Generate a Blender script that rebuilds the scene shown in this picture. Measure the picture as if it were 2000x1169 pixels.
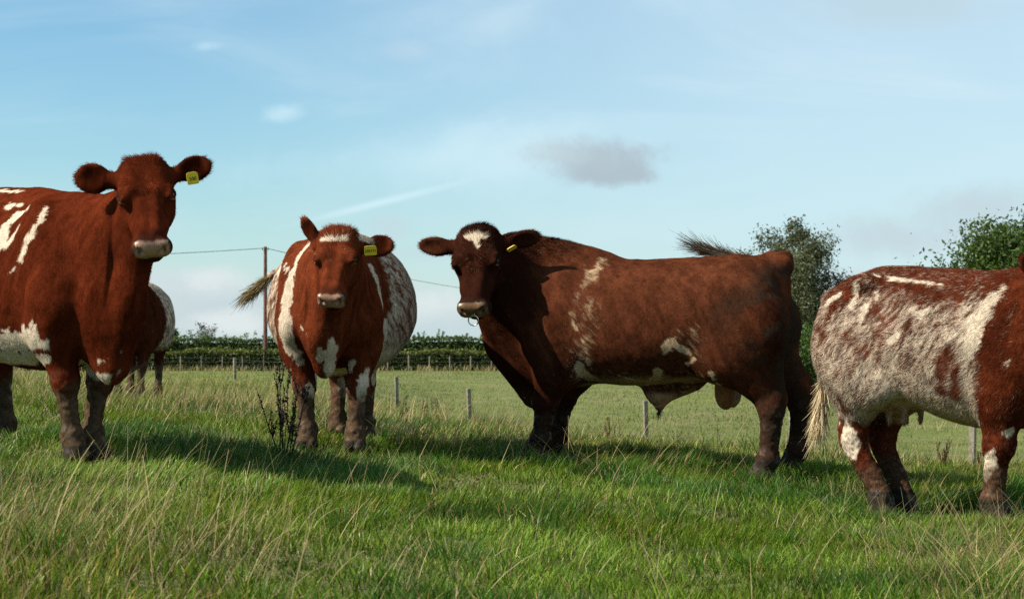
import bpy, math, random
import numpy as np
from mathutils import Vector, Matrix

for o in list(bpy.data.objects):
    bpy.data.objects.remove(o)
scene = bpy.context.scene
COL = scene.collection
R = math.radians

# ------------------------------------------------------------------ camera
cam_data = bpy.data.cameras.new('camera')
cam = bpy.data.objects.new('camera', cam_data)
COL.objects.link(cam)
cam_data.sensor_width = 36.0
cam_data.lens = 61.2
cam_data.shift_y = (690 - 584.5) / 2000.0
cam_data.clip_start = 0.05
cam_data.clip_end = 5000
cam_data.dof.use_dof = True
cam_data.dof.focus_distance = 10.0
cam_data.dof.aperture_fstop = 8.0
cam.location = (0, 0, 0)
cam.rotation_euler = (R(90), 0, 0)
scene.camera = cam

# ------------------------------------------------------------------ exposure
scene.view_settings.view_transform = 'Standard'
scene.view_settings.look = 'None'
scene.view_settings.exposure = 1.29
scene.view_settings.gamma = 1.0
scene.cycles.use_denoising = False
scene.cycles.max_bounces = 6
scene.cycles.transparent_max_bounces = 6
scene.cycles.sample_clamp_indirect = 4.0

# ------------------------------------------------------------------ sun and sky
SUN_EL = R(42.0)
SUN_TO = (-1.0, -0.30)          # horizontal direction towards the sun
az = math.atan2(SUN_TO[0], SUN_TO[1])   # clockwise from +Y
sun_data = bpy.data.lights.new('sun', 'SUN')
sun_data.energy = 4.0
sun_data.angle = R(0.53)
sun_data.color = (1.0, 0.90, 0.74)
sun = bpy.data.objects.new('sun', sun_data)
COL.objects.link(sun)
L = math.hypot(*SUN_TO)
sd = Vector((SUN_TO[0]/L*math.cos(SUN_EL), SUN_TO[1]/L*math.cos(SUN_EL), math.sin(SUN_EL)))
sun.rotation_euler = (-sd).to_track_quat('-Z', 'Y').to_euler()
sun.location = sd * 60


class NT:
    """small helper for node trees"""
    def __init__(self, tree):
        self.t = tree
        tree.nodes.clear()

    def n(self, kind, ins=None, **props):
        nd = self.t.nodes.new(kind)
        for k, v in props.items():
            setattr(nd, k, v)
        for k, v in (ins or {}).items():
            self.set(nd, k, v)
        return nd

    def set(self, nd, k, v):
        s = nd.inputs[k]
        if isinstance(v, bpy.types.NodeSocket):
            self.t.links.new(v, s)
        elif isinstance(v, bpy.types.Node):
            self.t.links.new(v.outputs[0], s)
        else:
            if isinstance(v, (tuple, list)) and len(v) == 3 and s.type == 'RGBA':
                v = tuple(v) + (1.0,)
            s.default_value = v

    def math(self, op, a, b=None, c=None, clamp=False):
        nd = self.t.nodes.new('ShaderNodeMath')
        nd.operation = op
        nd.use_clamp = clamp
        for i, v in enumerate((a, b, c)):
            if v is not None:
                self.set(nd, i, v)
        return nd.outputs[0]

    def mix(self, fac, a, b, mode='MIX'):
        nd = self.t.nodes.new('ShaderNodeMix')
        nd.data_type = 'RGBA'
        nd.blend_type = mode
        self.set(nd, 0, fac)
        self.set(nd, 6, a)
        self.set(nd, 7, b)
        return nd.outputs[2]

    def ramp(self, fac, stops, interp='LINEAR'):
        nd = self.t.nodes.new('ShaderNodeValToRGB')
        nd.color_ramp.interpolation = interp
        el = nd.color_ramp.elements
        while len(el) < len(stops):
            el.new(0.5)
        for e, (p, c) in zip(el, stops):
            e.position = p
            e.color = tuple(c) + (1.0,) if len(c) == 3 else c
        self.set(nd, 0, fac)
        return nd.outputs[0]

    def smooth(self, v, a, b):
        nd = self.t.nodes.new('ShaderNodeMapRange')
        nd.interpolation_type = 'SMOOTHSTEP'
        self.set(nd, 0, v)
        nd.inputs[1].default_value = a
        nd.inputs[2].default_value = b
        return nd.outputs[0]


world = bpy.data.worlds.new('World')
scene.world = world
world.use_nodes = True


def build_world():
    w = NT(world.node_tree)
    out = w.n('ShaderNodeOutputWorld')
    sky = w.n('ShaderNodeTexSky', sky_type='NISHITA', sun_disc=False, sun_elevation=SUN_EL,
              sun_rotation=az % (2*math.pi), altitude=50.0, air_density=1.15, dust_density=0.6, ozone_density=2.0)
    geo = w.n('ShaderNodeTexCoord')
    sep = w.n('ShaderNodeSeparateXYZ', {0: geo.outputs['Generated']})
    X, Y, Z = sep.outputs
    # azimuth-like and elevation-like tangents about the direction the field lies in
    yy = w.math('MAXIMUM', Y, 0.05)
    U = w.math('DIVIDE', X, yy)
    V = w.math('DIVIDE', Z, yy)
    hz = w.n('ShaderNodeCombineXYZ', {0: U, 1: V, 2: 0.0})
    sky_c = w.mix(1.0, sky.outputs[0], (0.68, 0.93, 1.0), 'MULTIPLY')
    # thin high veil, denser to the right
    mp = w.n('ShaderNodeMapping', {0: hz.outputs[0], 'Scale': (2.2, 7.5, 1.0), 'Rotation': (0, 0, R(12))})
    veil = w.n('ShaderNodeTexNoise', {'Vector': mp.outputs[0], 'Scale': 2.2, 'Detail': 7.0, 'Roughness': 0.55, 'Distortion': 0.8})
    vm = w.smooth(veil.outputs[0], 0.42, 0.78)
    right = w.smooth(U, -0.28, 0.26)
    veil_f = w.math('ADD', w.math('MULTIPLY', vm, 0.30), w.math('MULTIPLY', right, 0.62), clamp=True)
    c = w.mix(veil_f, sky_c, (4.7, 5.85, 6.4))
    # pale band near the horizon
    low = w.math('SUBTRACT', 1.0, w.smooth(V, 0.0, 0.15))
    c = w.mix(w.math('MULTIPLY', low, 0.35), c, (4.3, 5.45, 5.9))

    def warp(scale, amt, seed, detail=8.0, rough=0.68):
        m = w.n('ShaderNodeMapping', {0: hz.outputs[0], 'Location': (seed, seed*0.7, 0)})
        nz = w.n('ShaderNodeTexNoise', {'Vector': m.outputs[0], 'Scale': scale, 'Detail': detail, 'Roughness': rough})
        return w.math('MULTIPLY', w.math('SUBTRACT', nz.outputs[0], 0.5), amt)

    def cloud(c, u, v, ru, rv, strength, col, scale=18.0, amt=2.2, seed=0.0, tilt=0.0, soft=0.7):
        du = w.math('SUBTRACT', U, u)
        dv = w.math('SUBTRACT', w.math('SUBTRACT', V, v), w.math('MULTIPLY', du, tilt))
        a = w.math('DIVIDE', du, ru)
        b = w.math('DIVIDE', dv, rv)
        d = w.math('SQRT', w.math('ADD', w.math('MULTIPLY', a, a), w.math('MULTIPLY', b, b)))
        d = w.math('ADD', d, warp(scale, amt, seed))
        m = w.math('SUBTRACT', 1.0, w.smooth(d, 1.0 - soft, 1.0 + 0.25))
        return w.mix(w.math('MULTIPLY', m, strength), c, col)

    def uv(px, py):
        return (px - 1000)/3400.0, (690 - py)/3400.0
    grey = (2.95, 3.6, 4.0)
    warm = (3.75, 4.5, 4.9)
    # (u, v, half width, half height, strength, colour)
    u, v = uv(1155, 308); c = cloud(c, u, v, .042, .0115, .92, grey, 46, 1.7, 1.3, 0, .6)
    u, v = uv(1195, 338); c = cloud(c, u, v, .030, .0085, .88, grey, 46, 1.7, 4.1, 0, .6)
    u, v = uv(1765, 470); c = cloud(c, u, v, .052, .015, .75, warm, 22, 2.0, 7.7, 0, .9)
    u, v = uv(1920, 405); c = cloud(c, u, v, .050, .018, .75, warm, 20, 2.0, 9.2, .1, .9)
    u, v = uv(1800, 10); c = cloud(c, u, v, .085, .016, .45, warm, 14, 2.0, 2.9, 0, .9)
    u, v = uv(760, 445); c = cloud(c, u, v, .014, .008, .6, (3.9, 4.8, 5.3), 30, 1.6, 6.1, 0, .8)
    u, v = uv(820, 495); c = cloud(c, u, v, .026, .006, .5, (3.9, 4.8, 5.3), 30, 1.6, 3.1, 0, .8)
    u, v = uv(800, 100); c = cloud(c, u, v, .018, .007, .22, (4.7, 5.3, 5.9), 20, 1.6, 5.1, 0, .9)
    u, v = uv(553, 222); c = cloud(c, u, v, .014, .0065, .45, (5.2, 6.6, 7.1), 34, 1.8, 8.8, .15, .9)
    u, v = uv(870, 310); c = cloud(c, u, v, .11, .022, .40, (5.1, 6.5, 7.0), 12, 2.0, 11.3, .05, 1.0)
    u, v = uv(745, 395); c = cloud(c, u, v, .055, .0030, .50, (5.2, 6.6, 7.1), 10, 0.9, 12.3, .25, 1.0)
    u, v = uv(405, 90); c = cloud(c, u, v, .010, .0035, .35, (5.0, 6.4, 7.0), 30, 1.6, 13.3, 0, 1.0)
    # low bank of cumulus behind the hedge
    bank = [(330, 560, .050, .016, (4.5, 5.1, 5.3)), (410, 553, .026, .010, (5.3, 5.8, 5.8)), (470, 600, .05, .018, (3.9, 4.6, 4.9)),
            (370, 620, .05, .014, (4.0, 4.7, 5.0)), (450, 630, .030, .009, (5.4, 5.8, 5.8)), (845, 598, .026, .011, (5.6, 6.0, 5.9)),
            (880, 635, .05, .013, (3.9, 4.7, 5.0)), (700, 600, .06, .02, (4.5, 5.1, 5.3)), (1640, 560, .06, .014, (4.1, 4.8, 5.1)),
            (150, 590, .06, .016, (4.5, 5.1, 5.3)), (2300, 560, .09, .02, (4.3, 4.9, 5.2)), (-400, 560, .12, .022, (4.5, 5.1, 5.3))]
    for i, (px, py, ru, rv, col) in enumerate(bank):
        u, v = uv(px, py)
        c = cloud(c, u, v, ru, rv, .80, col, 26, 1.9, 20.0 + i*3.3, 0, .85)
    bg = w.n('ShaderNodeBackground', {0: c, 1: 0.06})
    w.t.links.new(bg.outputs[0], out.inputs[0])


build_world()

# ------------------------------------------------------------------ numeric helpers
def hash3(ix, iy, iz, seed):
    h = (ix.astype(np.int64)*374761393 + iy.astype(np.int64)*668265263 + iz.astype(np.int64)*2147483647 + seed*1274126177) & 0xFFFFFFFF
    h = ((h ^ (h >> 13)) * 1274126177) & 0xFFFFFFFF
    h = ((h ^ (h >> 16)) * 2246822519) & 0xFFFFFFFF
    h = h ^ (h >> 15)
    return (h & 0xFFFFFF).astype(np.float32) / np.float32(0xFFFFFF)


def vnoise(P, freq, seed=0):
    Q = np.asarray(P, np.float32) * np.asarray(freq, np.float32)
    I = np.floor(Q).astype(np.int64)
    f = (Q - I).astype(np.float32)
    f = f*f*(3 - 2*f)
    r = 0
    for dx in (0, 1):
        wx = f[:, 0] if dx else 1 - f[:, 0]
        for dy in (0, 1):
            wy = f[:, 1] if dy else 1 - f[:, 1]
            for dz in (0, 1):
                wz = f[:, 2] if dz else 1 - f[:, 2]
                r = r + wx*wy*wz*hash3(I[:, 0]+dx, I[:, 1]+dy, I[:, 2]+dz, seed)
    return r


def fbm(P, freq, seed=0, octaves=3, gain=0.5):
    s = 0; a = 1.0; t = 0
    f = np.asarray(freq, np.float32)
    for o in range(octaves):
        s = s + a*vnoise(P, f, seed + 17*o)
        t += a
        a *= gain
        f = f*2.03
    return s/t


def sstep(a, b, x):
    t = np.clip((x - a)/(b - a), 0, 1)
    return t*t*(3 - 2*t)


def unit(v):
    v = np.asarray(v, float)
    return v/np.linalg.norm(v)


def nrm(A):
    return A/np.maximum(np.linalg.norm(A, axis=1, keepdims=True), 1e-9)


# ------------------------------------------------------------------ ground
def terrain(x, y):
    x = np.asarray(x, float); y = np.asarray(y, float)
    near = 1 - sstep(22, 70, y)
    xs = 9*np.tanh(x/9)
    z = -0.70 - 0.075*xs*near
    z = z + 0.05*sstep(10.5, 12.0, y)*(1 - sstep(13, 16, y))
    lx = sstep(-7, 1, x - (-0.05)*(y-13))
    drop = sstep(12.5, 40, y)
    z = z - (0.45 + 1.2*lx)*drop
    z = z + sstep(50, 140, y)*((-1.42) - z)
    z = z - 0.10*(1 - sstep(2.0, 7.0, y))
    z = z - 0.11*np.exp(-((x - 2.25)/.9)**2 - ((y - 10.1)/.8)**2)
    fade = 1 - sstep(60, 130, y)
    z = z + fade*(0.030*np.sin(x*1.9 + y*0.7) * np.sin(y*1.45 - x*0.5) + 0.018*np.sin(x*4.3 - 1.1)*np.sin(y*3.7 + x))
    # hummocks of the trodden turf
    q = np.stack([np.ravel(x + 0*y), np.ravel(y + 0*x), np.zeros(np.size(x + y))], 1)
    z = z + fade*0.085*np.reshape(fbm(q, 1.9, 900, 3) - 0.5, np.shape(z))
    return z


def new_mesh(name, V, faces_q=None, faces_t=None):
    """mesh from numpy arrays of quads and triangles"""
    V = np.asarray(V, np.float32)
    me = bpy.data.meshes.new(name)
    q = np.zeros((0, 4), np.int32) if faces_q is None else np.asarray(faces_q, np.int32)
    t = np.zeros((0, 3), np.int32) if faces_t is None else np.asarray(faces_t, np.int32)
    me.vertices.add(len(V))
    me.vertices.foreach_set('co', V.ravel())
    nl = len(q)*4 + len(t)*3
    me.loops.add(nl)
    me.loops.foreach_set('vertex_index', np.concatenate([q.ravel(), t.ravel()]).astype(np.int32))
    me.polygons.add(len(q) + len(t))
    starts = np.concatenate([np.arange(len(q))*4, len(q)*4 + np.arange(len(t))*3]).astype(np.int32)
    me.polygons.foreach_set('loop_start', starts)
    me.update(calc_edges=True)
    return me


def set_color(me, C, name='tint'):
    a = me.color_attributes.new(name, 'FLOAT_COLOR', 'POINT')
    C4 = np.ones((len(C), 4), np.float32)
    C4[:, :3] = C
    a.data.foreach_set('color', C4.ravel())


def smooth(me):
    me.polygons.foreach_set('use_smooth', np.ones(len(me.polygons), bool))


def link(name, me, mat=None, parent=None, label=None, cat=None, group=None, kind=None):
    o = bpy.data.objects.new(name, me)
    COL.objects.link(o)
    if mat is not None and me is not None:
        me.materials.append(mat)
    if parent is not None:
        o.parent = parent
    for k, v in (('label', label), ('category', cat), ('group', group), ('kind', kind)):
        if v:
            o[k] = v
    return o


# ------------------------------------------------------------------ materials
def material(name):
    m = bpy.data.materials.new(name)
    m.use_nodes = True
    return m, NT(m.node_tree)


def principled(name, color, rough=0.6, spec=0.3, metallic=0.0, noise=None, bump=0.0):
    m, t = material(name)
    out = t.n('ShaderNodeOutputMaterial')
    p = t.n('ShaderNodeBsdfPrincipled', {'Roughness': rough, 'Metallic': metallic, 'Specular IOR Level': spec})
    tc = t.n('ShaderNodeTexCoord')
    c = color
    if noise:
        sc, c2 = noise
        nz = t.n('ShaderNodeTexNoise', {'Vector': tc.outputs['Object'], 'Scale': sc, 'Detail': 6.0, 'Roughness': 0.6})
        c = t.mix(t.smooth(nz.outputs[0], 0.35, 0.65), color, c2)
        if bump:
            b = t.n('ShaderNodeBump', {'Strength': bump, 'Distance': 0.02, 'Height': nz.outputs[0]})
            t.set(p, 'Normal', b.outputs[0])
    t.set(p, 'Base Color', c)
    t.t.links.new(p.outputs[0], out.inputs[0])
    return m


def foliage_mat(name, trans=0.3, rough=0.55, spec=0.25):
    """colour from the mesh's own tint attribute, part of the light passes through the leaf"""
    m, t = material(name)
    out = t.n('ShaderNodeOutputMaterial')
    at = t.n('ShaderNodeAttribute', attribute_name='tint')
    p = t.n('ShaderNodeBsdfPrincipled', {'Base Color': at.outputs[0], 'Roughness': rough, 'Specular IOR Level': spec})
    tr = t.n('ShaderNodeBsdfTranslucent', {'Color': t.mix(1.0, at.outputs[0], (1.25, 1.2, 0.6), 'MULTIPLY')})
    mx = t.n('ShaderNodeMixShader', {0: trans, 1: p.outputs[0], 2: tr.outputs[0]})
    t.t.links.new(mx.outputs[0], out.inputs[0])
    return m


def coat_mat():
    m, t = material('cattle_coat')
    out = t.n('ShaderNodeOutputMaterial')
    at = t.n('ShaderNodeAttribute', attribute_name='tint')
    sh = t.n('ShaderNodeAttribute', attribute_name='wet')
    tc = t.n('ShaderNodeTexCoord')
    mp = t.n('ShaderNodeMapping', {0: tc.outputs['Object'], 'Scale': (60, 90, 25)})
    nz = t.n('ShaderNodeTexNoise', {'Vector': mp.outputs[0], 'Scale': 1.0, 'Detail': 4.0, 'Roughness': 0.6})
    c = t.mix(1.0, at.outputs[0], t.ramp(nz.outputs[0], [(0.25, (0.72,)*3), (0.75, (1.22,)*3)]), 'MULTIPLY')
    rough = t.math('SUBTRACT', 0.62, t.math('MULTIPLY', sh.outputs['Fac'], 0.36))
    p = t.n('ShaderNodeBsdfPrincipled', {'Base Color': c, 'Roughness': rough, 'Specular IOR Level': t.math('MULTIPLY', sh.outputs['Fac'], 0.5)})
    b = t.n('ShaderNodeBump', {'Strength': 0.35, 'Distance': 0.006, 'Height': nz.outputs[0]})
    t.set(p, 'Normal', b.outputs[0])
    t.t.links.new(p.outputs[0], out.inputs[0])
    return m


M_COAT = coat_mat()
M_EYE = principled('eye_dark', (0.012, 0.008, 0.006), 0.12, 0.35)
M_TAG = principled('tag_yellow', (0.62, 0.45, 0.02), 0.45, 0.4)
M_INK = principled('tag_ink', (0.03, 0.03, 0.025), 0.6, 0.2)
M_RING = principled('ring_metal', (0.72, 0.55, 0.45), 0.25, 0.5, 1.0)
M_HAIR = foliage_mat('switch_hair', 0.15, 0.55, 0.3)

# ------------------------------------------------------------------ soft-blended volumes (cattle are modelled with these)
class Field:
    def __init__(self, lo, hi, h):
        self.lo = np.array(lo, float); self.h = h
        n = np.ceil((np.array(hi) - self.lo)/h).astype(int) + 1
        self.n = n
        self.ax = [(self.lo[i] + h*np.arange(n[i])).astype(np.float32) for i in range(3)]
        self.F = np.full(n, 9.0, np.float32)

    def reg(self, lo, hi):
        s = []
        for i in range(3):
            a = int(np.floor((lo[i] - self.lo[i])/self.h)); b = int(np.ceil((hi[i] - self.lo[i])/self.h)) + 1
            s.append(slice(max(a, 0), min(max(b, 0), self.n[i])))
        return tuple(s)

    def grid(self, s):
        return self.ax[0][s[0]][:, None, None], self.ax[1][s[1]][None, :, None], self.ax[2][s[2]][None, None, :]

    def put(self, s, d, k, op='add'):
        A = self.F[s]
        if op == 'sub':
            d = -d
            h = np.maximum(k - np.abs(A - d), 0)/k
            self.F[s] = np.maximum(A, d) + h*h*k*0.25
        else:
            h = np.maximum(k - np.abs(A - d), 0)/k
            self.F[s] = np.minimum(A, d) - h*h*k*0.25

    def ell(self, c, r, k=0.05, axes=None, op='add'):
        c = np.asarray(c, float); r = np.asarray(r, float)
        M = np.eye(3) if axes is None else np.asarray(axes, float)   # rows are the axes
        ext = np.abs(M.T) @ r
        pad = k + 3*self.h
        s = self.reg(c - ext - pad, c + ext + pad)
        X, Y, Z = self.grid(s)
        if X.size*Y.size*Z.size == 0:
            return
        X = X - c[0]; Y = Y - c[1]; Z = Z - c[2]
        k0 = 0; k1 = 0
        for i in range(3):
            q = (M[i, 0]*X + M[i, 1]*Y + M[i, 2]*Z).astype(np.float32)
            k0 = k0 + (q/r[i])**2
            k1 = k1 + (q/r[i]**2)**2
        k0 = np.sqrt(k0); k1 = np.sqrt(k1) + 1e-6
        self.put(s, k0*(k0 - 1)/k1, k, op)

    def cap(self, a, b, ra, rb, k=0.05, side=None, q=1.0, op='add'):
        a = np.asarray(a, float); b = np.asarray(b, float)
        rm = max(ra, rb)*max(1, q)
        pad = rm + k + 3*self.h
        s = self.reg(np.minimum(a, b) - pad, np.maximum(a, b) + pad)
        X, Y, Z = self.grid(s)
        if X.size*Y.size*Z.size == 0:
            return
        X = X - a[0]; Y = Y - a[1]; Z = Z - a[2]
        ab = b - a
        if side is not None:
            sv = unit(side)
            g = 1.0/q - 1.0
            dt = (X*sv[0] + Y*sv[1] + Z*sv[2])*g
            X = X + dt*sv[0]; Y = Y + dt*sv[1]; Z = Z + dt*sv[2]
            ab = ab + g*np.dot(ab, sv)*sv
        L2 = float(ab @ ab) + 1e-9
        t = np.clip((X*ab[0] + Y*ab[1] + Z*ab[2])/L2, 0, 1)
        d = np.sqrt((X - t*ab[0])**2 + (Y - t*ab[1])**2 + (Z - t*ab[2])**2) - (ra + (rb - ra)*t)
        if side is not None and q < 1:
            d = d*(0.5 + 0.5*q)
        self.put(s, d.astype(np.float32), k, op)

    def chain(self, pts, k=0.05, side=None, q=1.0):
        for (a, ra), (b, rb) in zip(pts[:-1], pts[1:]):
            self.cap(a, b, ra, rb, k, side, q)

    def torso(self, st, k=0.05):
        st = np.array(st, float)     # x, ztop, zbot, half width, zc, y shift, n_top, n_bot
        x = self.ax[0]
        order = np.argsort(st[:, 0]); st = st[order]
        s = self.reg((st[0, 0], -0.9, 0), (st[-1, 0], 0.9, 2.2))
        X, Y, Z = self.grid(s)
        xs = X[:, 0, 0].astype(float)

        def it(col):
            v = np.interp(xs, st[:, 0], st[:, col])
            ker = np.hanning(int(0.16/self.h) | 1); ker /= ker.sum()
            pv = np.pad(v, len(ker)//2, mode='edge')
            return np.convolve(pv, ker, 'valid')[:, None, None]
        zt, zb, w, zc, y0, n1, n2 = [it(c) for c in range(1, 8)]
        Yr = Y - y0
        dz = Z - zc
        up = dz > 0
        v = np.abs(dz)/np.where(up, zt - zc, zc - zb)
        u = np.abs(Yr)/w
        n = np.where(up, n1, n2)
        g = (np.maximum(u, 1e-4)**n + np.maximum(v, 1e-4)**n)**(1.0/n)
        Ln = np.sqrt(Yr*Yr + dz*dz)
        d = Ln*(1 - 1/np.maximum(g, 1e-3))
        self.put(s, d.astype(np.float32), k)

    def mesh(self):
        F = self.F
        S = F < 0
        n = self.n
        c = n - 1
        cnt = np.zeros(c, np.int8)
        for dx in (0, 1):
            for dy in (0, 1):
                for dz in (0, 1):
                    cnt += S[dx:dx+c[0], dy:dy+c[1], dz:dz+c[2]]
        act = (cnt > 0) & (cnt < 8)
        I = np.argwhere(act)
        idx = np.full(c, -1, np.int32)
        idx[act] = np.arange(len(I))
        acc = np.zeros((len(I), 3)); num = np.zeros(len(I))
        cs = [(a, b, d) for a in (0, 1) for b in (0, 1) for d in (0, 1)]
        for p in cs:
            for ax in range(3):
                if p[ax] == 0:
                    qv = list(p); qv[ax] = 1
                    fa = F[I[:, 0]+p[0], I[:, 1]+p[1], I[:, 2]+p[2]]
                    fb = F[I[:, 0]+qv[0], I[:, 1]+qv[1], I[:, 2]+qv[2]]
                    m = (fa < 0) != (fb < 0)
                    t = np.where(m, fa/np.where(m, fa - fb, 1), 0)
                    pos = np.tile(np.array(p, float), (len(I), 1))
                    pos[:, ax] += t
                    acc[m] += pos[m]; num[m] += 1
        V = self.lo + (I + acc/num[:, None])*self.h
        quads = []
        for ax in range(3):
            a1, a2 = (ax + 1) % 3, (ax + 2) % 3
            s0 = [slice(1, -1)]*3; s1 = [slice(1, -1)]*3
            s0[ax] = slice(0, -1); s1[ax] = slice(1, None)
            A = S[tuple(s0)]; B = S[tuple(s1)]
            E = np.argwhere(A != B)
            off = np.ones(3, int); off[ax] = 0
            inside = A[E[:, 0], E[:, 1], E[:, 2]]
            E = E + off
            def cell(d1, d2):
                J = E.copy(); J[:, a1] -= d1; J[:, a2] -= d2
                return idx[J[:, 0], J[:, 1], J[:, 2]]
            Q = np.stack([cell(1, 1), cell(0, 1), cell(0, 0), cell(1, 0)], 1)
            Q = np.where(inside[:, None], Q, Q[:, ::-1])
            quads.append(Q)
        Q = np.concatenate(quads)
        Q = Q[(Q >= 0).all(1)]
        # relax slightly
        for it in range(2):
            s = np.zeros_like(V); k = np.zeros(len(V))
            for i in range(4):
                np.add.at(s, Q[:, i], V[Q[:, (i+1) % 4]]); np.add.at(k, Q[:, i], 1)
                np.add.at(s, Q[:, i], V[Q[:, (i+3) % 4]]); np.add.at(k, Q[:, i], 1)
            V = V*0.5 + 0.5*s/np.maximum(k, 1)[:, None]
        fn = np.cross(V[Q[:, 2]] - V[Q[:, 0]], V[Q[:, 3]] - V[Q[:, 1]])
        N = np.zeros_like(V)
        for i in range(4):
            np.add.at(N, Q[:, i], fn)
        return V, Q, nrm(N)


# ==COWS==
# ------------------------------------------------------------------ the field
def ground_mat():
    m, t = material('pasture_soil')
    out = t.n('ShaderNodeOutputMaterial')
    tc = t.n('ShaderNodeTexCoord')
    P = tc.outputs['Object']
    n1 = t.n('ShaderNodeTexNoise', {'Vector': P, 'Scale': .35, 'Detail': 6.0, 'Roughness': .6})
    n2 = t.n('ShaderNodeTexNoise', {'Vector': P, 'Scale': 9.0, 'Detail': 6.0, 'Roughness': .7})
    n3 = t.n('ShaderNodeTexNoise', {'Vector': P, 'Scale': 60.0, 'Detail': 3.0, 'Roughness': .7})
    c = t.mix(t.smooth(n1.outputs[0], .35, .68), (.090, .118, .030), (.145, .145, .060))
    c = t.mix(t.smooth(n2.outputs[0], .50, .75), c, (.112, .100, .048))
    c = t.mix(t.math('MULTIPLY', t.smooth(n3.outputs[0], .52, .70), .6), c, (.022, .034, .010))
    p = t.n('ShaderNodeBsdfPrincipled', {'Base Color': c, 'Roughness': .9, 'Specular IOR Level': .1})
    b = t.n('ShaderNodeBump', {'Strength': 1.0, 'Distance': .05, 'Height': n2.outputs[0]})
    t.set(p, 'Normal', b.outputs[0])
    t.t.links.new(p.outputs[0], out.inputs[0])
    return m


def build_ground():
    # rows grow coarser with distance
    ys = np.concatenate([np.arange(-6, 3, .3), np.arange(3, 16, .085), np.arange(16, 30, .25), np.geomspace(30, 3000, 110)])
    us = np.linspace(-1, 1, 361)
    us = np.sign(us)*np.abs(us)**1.6
    V = []
    for y in ys:
        w = 14 + max(y, 0)*1.1
        V.append(np.stack([us*w, np.full(len(us), y), terrain(us*w, np.full(len(us), y)) - .012], 1))
    V = np.concatenate(V)
    a, b = len(ys), len(us)
    i = np.arange(a - 1)[:, None]*b + np.arange(b - 1)[None, :]
    Q = np.stack([i, i + 1, i + b + 1, i + b], 2).reshape(-1, 4)
    me = new_mesh('ground', V, Q); smooth(me)
    link('ground', me, ground_mat(), kind='structure')


build_ground()


# ------------------------------------------------------------------ hedges, trees, fences, wire
def leaf_cloud(P, size, rng, cols, squash=.7):
    """small bent leaf faces at the points P"""
    n = len(P)
    d = nrm(rng.normal(size=(n, 3))); e = nrm(np.cross(d, rng.normal(size=(n, 3))))
    s = size*(.55 + .9*rng.random((n, 1)))
    V = np.stack([P - d*s*.5, P + e*s*.3*squash, P + d*s*.5, P - e*s*.3*squash], 1).reshape(-1, 3)
    Q = np.arange(n*4).reshape(-1, 4)
    return V, Q, np.repeat(cols, 4, axis=0)


def tube(pts, radii, sides=6):
    pts = np.asarray(pts, float); V = []; F = []
    n = len(pts)
    for i in range(n):
        t = unit(pts[min(i+1, n-1)] - pts[max(i-1, 0)])
        a = np.cross(t, [0.3, 1, .2]); a = unit(a); b = np.cross(t, a)
        for j in range(sides):
            q = 2*math.pi*j/sides
            V.append(pts[i] + radii[i]*(a*math.cos(q) + b*math.sin(q)))
    for i in range(n - 1):
        for j in range(sides):
            F.append((i*sides + j, i*sides + (j+1) % sides, (i+1)*sides + (j+1) % sides, (i+1)*sides + j))
    return np.array(V), np.array(F)


def join(parts):
    off = 0; VV = []; FF = []
    for V, F in parts:
        VV.append(np.asarray(V)); FF.append(np.asarray(F) + off); off += len(V)
    return np.concatenate(VV), np.concatenate(FF)


M_LEAVES = foliage_mat('hedge_leaves', .28, .55, .2)
M_BARK = principled('bark', (.060, .045, .034), .9, .1, 0, (6.0, (.10, .085, .065)), .6)
M_TWIG = principled('twig_wood', (.035, .026, .020), .9, .1)
M_POST = principled('weathered_wood', (.12, .105, .08), .85, .1, 0, (7.0, (.20, .18, .14)), .5)
M_POLE = principled('creosoted_wood', (.085, .042, .034), .8, .15, 0, (4.0, (.14, .075, .06)), .4)
M_WIRE = principled('wire_metal', (.30, .31, .32), .5, .4, .6)
M_CABLE = principled('cable', (.030, .032, .036), .6, .3)
M_CERAM = principled('insulator_clay', (.12, .10, .09), .35, .5)
M_CORE = principled('hedge_core', (.010, .014, .006), 1.0, .0, 0, (3.0, (.018, .022, .010)), 1.0)


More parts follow.
